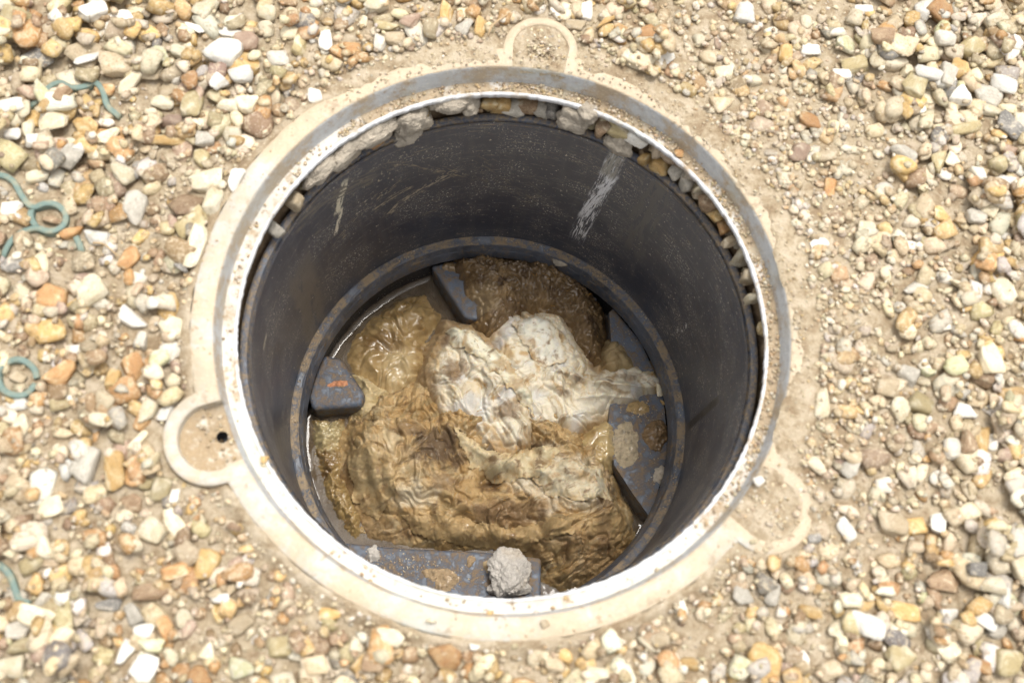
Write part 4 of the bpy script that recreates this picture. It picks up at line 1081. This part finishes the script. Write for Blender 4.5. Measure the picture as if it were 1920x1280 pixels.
cand.sort(key=lambda q: -q['a'] + rr.uniform(-.012, .012))
# embed deeper on trodden sand, lie looser in the thick gravel
for q in cand:
    em = .56 - .40*min(q['d'], 1) + rr.uniform(-.08, .08)
    q['z'] = drop(q['x'], q['y'], q['a'], q['b'], q['c'], q['ang'], em)
for q in placed:
    d = float(dens(q['px'], q['py']))
    q['c'] = q['b']*(.62 if q['shp'] not in ('flat', 'long flat', 'shard-like', 'splinter-like') else .45)
    sl, rho = footprint(q['x'], q['y'], q['a'], q['b'], q['ang'])
    h = HM[sl][rho < .8]
    if len(h) == 0: h = HM[sl].ravel()
    base = np.percentile(h, 45)
    q['z'] = base + q['c']*(1-2*(.36 - .14*min(d, 1)))
    HM[sl] = np.where(rho < 1, np.maximum(HM[sl], q['z'] + q['c']*np.sqrt(np.maximum(1-rho, 0))), HM[sl])
cand = [q for q in cand if q['z'] is not None]
inview = [q for q in cand if -10 < q['px'] < 1930 and -10 < q['py'] < 1290]
# the largest of the dropped stones stand as objects too
GAPST = 46
n_extra = max(0, 296 - len(placed) - GAPST)
inview.sort(key=lambda q: -q['a']*q['b'])
extra = inview[:n_extra]
ids = set(id(q) for q in extra)
rest = [q for q in cand if id(q) not in ids]
def add_pebble(q, seed, label, group):
    r = random.Random(seed)
    shp = q.get('shp') or ''
    pool = ANGULAR if any(k in shp for k in ('angular', 'triang', 'block', 'square', 'knob', 'shard', 'splint', 'flat', 'wedge')) else ROUNDISH
    k = r.choice(pool) 
    o = bpy.data.objects.new('pebble', PMESH[k])
    COL.objects.link(o)
    o.location = (q['x'], q['y'], q['z'])
    o.scale = (q['a'], q['b'], q['c'])
    o.rotation_euler = (r.uniform(-.22, .22), r.uniform(-.22, .22), q['ang'] + (PI if r.random() < .5 else 0))
    o.material_slots[0].link = 'OBJECT'
    o.material_slots[0].material = STONES[q['col']]
    o['label'] = label; o['category'] = 'pebble'; o['group'] = group
    return o
CW = dict(white='white', cream='cream', tan='tan', ochre='ochre', orange='orange brown', brown='brown', grey='grey', dark='dark grey', olive='olive', green='green-tinged', pink='pinkish brown')
anchors = [q for q in placed if q['anc']]
used_labels = set()
def dirword(dx, dy):
    a = math.degrees(math.atan2(-dy, dx)) % 360
    return ['right of', 'above and right of', 'above', 'above and left of', 'left of', 'below and left of', 'below', 'below and right of'][int((a+22.5)//45) % 8]
def make_label(q):
    if q.get('anc'):
        lab = q['anc']
        if len(lab.split()) < 4:
            o = min((w for w in anchors if w is not q), key=lambda w: math.hypot(w['px']-q['px'], w['py']-q['py']))
            lab = f"{lab} {dirword(q['px']-o['px'], q['py']-o['py'])} the {o['anc']}"
        used_labels.add(lab); return lab
    near = sorted(anchors, key=lambda w: math.hypot(w['px']-q['px'], w['py']-q['py']))
    shp = q.get('shp') or random.Random(int(q['x']*1e6)).choice(['rounded', 'oval'])
    q['shp'] = shp
    size = 'big ' if q['a'] > .0155 else ('small ' if q['a'] < .0095 else '')
    for o in near[:8]:
        d = math.hypot(o['px']-q['px'], o['py']-q['py'])
        for s in ('', size):
            lab = f"{s}{CW[q['col']]} {shp} stone {'just ' if d < 75 else ''}{dirword(q['px']-o['px'], q['py']-o['py'])} the {o['anc']}"
            if lab not in used_labels and len(lab.split()) <= 16:
                used_labels.add(lab); return lab
    used_labels.add(lab)
    return lab
GP = 'pebbles in the gravel round the frame'
for i, q in enumerate(placed): add_pebble(q, 500+i, make_label(q), GP)
for i, q in enumerate(extra): add_pebble(q, 900+i, make_label(q), GP)

def batch(items, sub):
    """joined stones: arrays of verts, faces, colours"""
    Vs, Fs, Cs = [], [], []; off = 0
    F0 = ICO[sub][1]; nv = len(ICO[sub][0])
    for i, q in enumerate(items):
        r = random.Random(i*7+sub)
        P = PROTO[r.randrange(26)][sub]
        m = np.array(Euler((r.uniform(-.3, .3), r.uniform(-.3, .3), q['ang'])).to_matrix())
        Vs.append((P*np.array([q['a'], q['b'], q['c']])) @ m.T + np.array([q['x'], q['y'], q['z']]))
        Fs.append(F0 + off); off += nv
        c = np.array(PAL[q['col']])
        du = max(0, .80 - q.get('d', .2))*.8          # stones trodden into the sand carry its dust
        c = c*(1-du) + np.array((.46, .375, .265))*du
        c = c*r.uniform(.62, 1.10)*np.array([1, r.uniform(.96, 1.03), r.uniform(.88, 1.08)])
        Cs.append(np.repeat(c[None], nv, 0))
    return np.concatenate(Vs), np.concatenate(Fs), np.concatenate(Cs)
Va, Fa, Ca = batch([q for q in rest if q['a'] > .0075], 2)
Vb_, Fb_, Cb_ = batch([q for q in rest if q['a'] <= .0075], 1)
V, F, C = np.concatenate([Va, Vb_]), np.concatenate([Fa, Fb_+len(Va)]), np.concatenate([Ca, Cb_])
obj('gravel', mesh_np('gravel', V, F, True, C), M_GRAVEL, kind='stuff')
# finer chippings, thickest on the sand round the frame and on the right
small = []; tries = 0
while len(small) < 8500 and tries < 90000:
    tries += 1
    x = rr.uniform(-.56, .60); y = rr.uniform(-.40, .42)
    px, py = to_px(np.array(x), np.array(y), .022); px = float(px); py = float(py)
    fine = math.exp(-(((px-1500)/280)**2 + ((py-430)/420)**2))
    if rr.random() > .62 + .38*fine: continue
    a = .5*min(rr.lognormvariate(math.log(.0054), .40), .011)
    if blocked(x, y, a): continue
    i, j = int((x-HX0)/HS), int((y-HY0)/HS)
    if RES[i, j]: continue
    if HM[i, j] - G0[i, j] > .004 and rr.random() < .88: continue
    b = a*rr.uniform(.6, .95); c = b*rr.uniform(.5, .85)
    col = rr.choices(['white', 'cream', 'tan', 'ochre', 'brown', 'grey', 'orange'], [9+11*fine, 30, 28, 11, 10, 6, 6])[0]
    q = dict(x=x, y=y, a=a, b=b, c=c, ang=rr.uniform(0, PI), col=col)
    q['z'] = drop(x, y, a, b, c, q['ang'], rr.uniform(.2, .5))
    if q['z'] is not None: small.append(q)
for _ in range(2600):                           # close round the frame
    t = rr.uniform(0, 2*PI); r = .263 + abs(rr.gauss(0, .035)); x = r*math.cos(t); y = r*math.sin(t)
    if rr.random() > .45 + .55*float(cover(np.array(t))): continue
    if any(math.hypot(x-lr*math.cos(lt), y-lr*math.sin(lt)) < ro + .002 for (lt, lr, ro, ri) in LUGS[:2]): continue
    i, j = int((x-HX0)/HS), int((y-HY0)/HS)
    if RES[i, j] or HM[i, j] - G0[i, j] > .004: continue
    a = .5*min(rr.lognormvariate(math.log(.0036), .42), .009); b = a*rr.uniform(.6, .95); c = b*rr.uniform(.5, .85)
    q = dict(x=x, y=y, a=a, b=b, c=c, ang=rr.uniform(0, PI), col=rr.choices(['white', 'cream', 'tan', 'ochre', 'brown', 'grey', 'orange'], [14, 34, 28, 9, 8, 5, 5])[0])
    q['z'] = drop(x, y, a, b, c, q['ang'], rr.uniform(.2, .5))
    if q['z'] is not None: small.append(q)
# crumbs: on the sand, on the flange drift, in the lid seat and in the lug pockets
grit = []
for _ in range(6000):
    x = rr.uniform(-.54, .58); y = rr.uniform(-.38, .40)
    r = math.hypot(x, y)
    if r < .2625: continue
    px, py = to_px(np.array(x), np.array(y), .022)
    fine = math.exp(-(((px-1450)/300)**2 + ((py-430)/460)**2))
    if rr.random() > .30 + .7*fine: continue
    if any(math.hypot(x-lr*math.cos(lt), y-lr*math.sin(lt)) < ro for (lt, lr, ro, ri) in LUGS): continue
    a = rr.uniform(.0006, .0017); i, j = int((x-HX0)/HS), int((y-HY0)/HS)
    if HM[i, j] - G0[i, j] > .003 and rr.random() < .85: continue
    grit.append(dict(x=x, y=y, z=HM[i, j] + a*.2, a=a, b=a*.8, c=a*.6, ang=rr.uniform(0, PI), col=rr.choices(['white', 'cream', 'tan', 'ochre', 'brown'], [14, 30, 25, 10, 12])[0]))
for _ in range(2400):                           # seat of the lid
    t = rr.uniform(-PI/2, 1.5*PI); d = math.degrees(t)
    k = .05 + .95*float(cover(np.array(t))) + .25*math.exp(-((d-150)/30)**2)
    k *= .45 + .9*max(0, float(n2(np.array(t*5.0), np.array(.3), 51)) + .25)
    if rr.random() > k: continue
    r = rr.uniform(.2290, .2378); a = rr.uniform(.0006, .0021)
    grit.append(dict(x=r*math.cos(t), y=r*math.sin(t), z=.0010 + .0026*max(0, (r-.2284)/.0100)**1.5 + a*.5, a=a, b=a*.8, c=a*.7, ang=rr.uniform(0, PI), col=rr.choices(['orange', 'ochre', 'tan', 'cream', 'brown', 'white'], [7, 20, 30, 20, 18, 6])[0]))
for _ in range(900):                            # top of the flange
    t = rr.uniform(-PI/2, 1.5*PI)
    if rr.random() > .10 + .9*float(cover(np.array(t))): continue
    r = rr.uniform(.242, .2600); a = rr.uniform(.0005, .0015)
    grit.append(dict(x=r*math.cos(t), y=r*math.sin(t), z=FLZ + .0012*float(cover(np.array(t))) + a*.35, a=a, b=a*.8, c=a*.6, ang=rr.uniform(0, PI), col=rr.choices(['cream', 'tan', 'white', 'ochre', 'brown'], [30, 26, 10, 12, 10])[0]))
for li, (lt, lr, ro, ri) in enumerate(LUGS):
    for _ in range((140, 34, 90)[li]):
        q = rr.uniform(0, ri-.002); t = rr.uniform(0, 2*PI)
        x = lr*math.cos(lt) + q*math.cos(t); y = lr*math.sin(lt) + q*math.sin(t)
        if math.hypot(x, y) < R_FI + .001: continue
        a = rr.uniform(.0008, .0022)
        z = (.0225, .0134, .0230)[li] + a*.3
        grit.append(dict(x=x, y=y, z=z, a=a, b=a*.8, c=a*.7, ang=rr.uniform(0, PI), col=rr.choices(['cream', 'white', 'tan', 'brown', 'dark', 'ochre'], [30, 14, 26, 12, 4, 12])[0]))
for _ in range(420):                            # flecks on the ledge and the benching tops
    t = rr.uniform(-.6, 3.6); r = rr.uniform(.2155, .2215); a = rr.uniform(.0004, .0012)
    if float(n2(np.array(t*6.0), np.array(.7), 52)) < -.05: continue
    grit.append(dict(x=r*math.cos(t), y=r*math.sin(t), z=Z_LED + a*.3, a=a, b=a*.8, c=a*.6, ang=0, col=rr.choice(['tan', 'brown', 'ochre', 'orange', 'brown'])))
for (px, py, sx, sy, n) in ((1200, 770, 40, 25, 60), (1225, 860, 30, 60, 40), (760, 1060, 60, 22, 110), (690, 1045, 25, 10, 25), (900, 1080, 60, 25, 40), (640, 715, 25, 20, 14), (1180, 620, 30, 30, 20)):
    for _ in range(n):
        p = at(rr.gauss(px, sx*.6), rr.gauss(py, sy*.6), Z_BENCH)
        a = rr.uniform(.0004, .0011)
        grit.append(dict(x=p[0], y=p[1], z=Z_BENCH + a*.3, a=a, b=a*.8, c=a*.6, ang=rr.uniform(0, PI), col=rr.choice(['tan', 'brown', 'ochre', 'orange', 'cream'])))
V1, F1, C1 = batch(small, 1)
V2, F2, C2 = batch(grit, 1)
obj('grit', mesh_np('grit', np.concatenate([V1, V2]), np.concatenate([F1, F2+len(V1)]), True, np.concatenate([C1, C2])), M_GRAVEL, kind='stuff')

# stones showing in the gap between frame and shaft
GS = 'stones showing between the frame and the shaft'
gap = []
for (px, py, a, b, colr, lab) in ((917, 192, 15, 13, 'ochre', 'amber stone in the gap right of the mortar drip'), (940, 197, 17, 14, 'ochre', 'second amber stone in the gap right of the mortar drip'), (962, 203, 22, 13, 'grey', 'greyish wedge in the gap below the upper lug'),
        (990, 197, 15, 12, 'brown', 'brown stone in the gap below the upper lug'), (1012, 200, 18, 12, 'grey', 'grey flat stone in the gap left of the pointed mortar'), (1034, 206, 14, 10, 'dark', 'dark stone in the gap left of the pointed mortar'),
        (1128, 238, 15, 12, 'brown', 'brown stone in the gap between two mortar lumps'), (1155, 240, 26, 14, 'olive', 'olive block in the gap above the paint smear'), (1192, 262, 23, 14, 'white', 'white chipped flint in the gap above the paint smear'),
        (1210, 300, 9, 19, 'ochre', 'upright ochre stone on the shaft rim right of the smear'), (1240, 307, 20, 15, 'ochre', 'amber oblong stone on the shaft rim right of the smear'), (1268, 322, 13, 12, 'grey', 'pale grey stone in the right part of the gap'),
        (1291, 340, 12, 17, 'grey', 'grey oval stone in the right part of the gap'), (1312, 355, 10, 22, 'cream', 'cream upright stone in the right part of the gap'), (1330, 378, 14, 12, 'brown', 'brown stone below the cream upright stone in the gap'),
        (1345, 402, 14, 12, 'ochre', 'ochre stone in the right gap above the round one'), (1358, 428, 12, 10, 'orange', 'small orange stone in the right gap'), (1371, 450, 12, 16, 'tan', 'tan round stone in the right gap'),
        (1390, 482, 13, 24, 'cream', 'long cream stone in the right gap under the lip'), (1404, 520, 8, 16, 'tan', 'thin tan stone at the right end of the gap'), (1416, 556, 9, 18, 'cream', 'cream stone at the right end of the gap'),
        (555, 378, 15, 18, 'tan', 'square tan stone wedged in the gap at the left'), (516, 431, 14, 9, 'grey', 'pale flat oval stone on the shaft rim at the left'), (790, 212, 14, 10, 'ochre', 'ochre stone showing between two mortar beads'), (700, 262, 16, 8, 'orange', 'rusty stone under the long mortar bead')):
    thm, zm, c = at_cyl(px, py, rr.uniform(.2262, .2345))
    gap.append((thm, c, a, b, colr, lab))
for k, (thm, c, a, b, colr, lab) in enumerate(gap):
    q = dict(x=c[0], y=c[1], z=max(c[2] + rr.uniform(-.003, .003), Z_LIP + .003), a=a*.00058*rr.uniform(.85, 1.25), b=.009, c=b*.00066*rr.uniform(.8, 1.2), ang=thm + PI/2 + rr.uniform(-.4, .4), col=colr, shp='angular' if k % 3 == 0 else '')
    o = add_pebble(q, 1500+k, lab, GS)
Vb = []
for k in range(150):
    t = rr.uniform(.05, 2.5); a = rr.lognormvariate(math.log(.0055), .45); r = rr.uniform(.236, .248); z = rr.uniform(-.046, -.016)
    Vb.append(dict(x=r*math.cos(t), y=r*math.sin(t), z=z, a=a, b=a*.8, c=a*.75, ang=rr.uniform(0, PI), col=rr.choice(['ochre', 'tan', 'brown', 'orange', 'grey', 'olive', 'brown'])))
V, F, C = batch(Vb, 2)
obj('packed_gravel', mesh_np('packed_gravel', V, F, True, C), M_GRAVEL, kind='stuff')
# loose stones on the frame and on the benching
for k, (px, py, z, a, b, colr, lab) in enumerate(((1424, 902, FLZ+.005, 14, 11, 'white', 'white pebble lying on the frame beside the right lug'), (804, 1162, FLZ+.003, 12, 11, 'cream', 'round cream pebble lying on the front of the flange'), (1022, 1170, FLZ+.002, 11, 9, 'tan', 'tan pebble lying on the front of the flange'),
        (918, 1152, .004, 11, 8, 'ochre', 'ochre crumb lying in the front of the lid seat'), (494, 862, .004, 13, 8, 'ochre', 'ochre chip lying in the lid seat at the left'), (1237, 731, Z_BENCH+.004, 8, 14, 'cream', 'yellowish flint chip at the outer edge of the right benching'), (1245, 757, Z_BENCH+.003, 6, 9, 'ochre', 'small amber chip just below the yellowish flint chip'), (1273, 287, .004, 10, 9, 'orange', 'orange crumb in the lid seat at the upper right'))):
    p = at(px, py, z); s = 1.15*.5*np.linalg.norm(p-CAM)/FPX*2*.5
    q = dict(x=p[0], y=p[1], z=z, a=a*s*1.7, b=b*s*1.7, c=min(a, b)*s*1.1, ang=rr.uniform(0, .5), col=colr, shp='')
    add_pebble(q, 1700+k, lab, 'loose stones on the frame and benching')

# ------------------------------------------------------------------ twigs and fibres
def tube(P, r, n=5):
    P = np.array(P, float); V = []; F = []
    T = np.gradient(P, axis=0); T /= np.linalg.norm(T, axis=1)[:, None]
    for i, (p, t) in enumerate(zip(P, T)):
        u = np.cross(t, (0, 0, 1.0)); u /= np.linalg.norm(u)+1e-9; w = np.cross(u, t)
        rad = r*(1 - .5*i/len(P))
        for k in range(n):
            a = 2*PI*k/n; V.append(p + rad*(math.cos(a)*u + math.sin(a)*w))
    for i in range(len(P)-1):
        for k in range(n): F.append((i*n+k, i*n+(k+1) % n, (i+1)*n+(k+1) % n, (i+1)*n+k))
    F.append(tuple(range(n))[::-1]); F.append(tuple((len(P)-1)*n+k for k in range(n)))
    return V, F
def hm(x, y): return HM[int((x-HX0)/HS), int((y-HY0)/HS)]
for (x0, y0, x1, y1, r, lab) in ((172, 452, 226, 474, .0011, 'thin dry twig on sand right of the green strips'), (262, 436, 302, 428, .0007, 'pale curled stem on sand left of the frame'), (1742, 1172, 1802, 1184, .0009, 'reddish brown twig across gravel at the lower right'), (915, 70, 950, 25, .0011, 'pale twig left of the upper lug')):
    a = at(x0, y0, .028); b = at(x1, y1, .028)
    P = []
    for t in np.linspace(0, 1, 9):
        p = a + (b-a)*t; p[2] = max(hm(*(a + (b-a)*u)[:2]) for u in (0, .5, 1)) + .0005 + .002*math.sin(t*PI)
        p[:2] += .002*math.sin(t*5)*np.array([-(b-a)[1], (b-a)[0]])/np.linalg.norm(b-a)
        P.append(p)
    V, F = tube(P, r)
    o = obj('twig', mesh_np('twig', V, F), M_TWIG); o['label'] = lab; o['category'] = 'twig'; o['group'] = 'twigs on the gravel'
dg = bpy.context.evaluated_depsgraph_get()
Vf, Ff = [], []
for k in range(150):
    x0 = rr.gauss(930, 110); y0 = rr.gauss(790, 140)
    if rr.random() < .25: x0, y0 = rr.gauss(1000, 70), rr.gauss(545, 35)
    p = at(x0, y0, -.35)
    hit, loc, nrm, _, ho, _ = SC.ray_cast(dg, Vector((p[0], p[1], -.2)), Vector((0, 0, -1)))
    if not hit or loc.z < Z_WATER: continue
    a = rr.uniform(0, 2*PI); ln = rr.uniform(.003, .010)
    d = Vector((math.cos(a), math.sin(a), 0)); d = (d - nrm*d.dot(nrm)).normalized()
    s = d.cross(nrm)
    P = [tuple(loc + d*(t-.5)*ln + s*.22*ln*math.sin(t*2.4+k) + nrm*.0004) for t in np.linspace(0, 1, 5)]
    V, F = tube(P, rr.uniform(.00018, .00036), 4)
    Ff += [tuple(i+len(Vf) for i in f) for f in F]; Vf += V
obj('straw_fibres', mesh_np('straw_fibres', Vf, Ff), M_STRAW, kind='stuff')
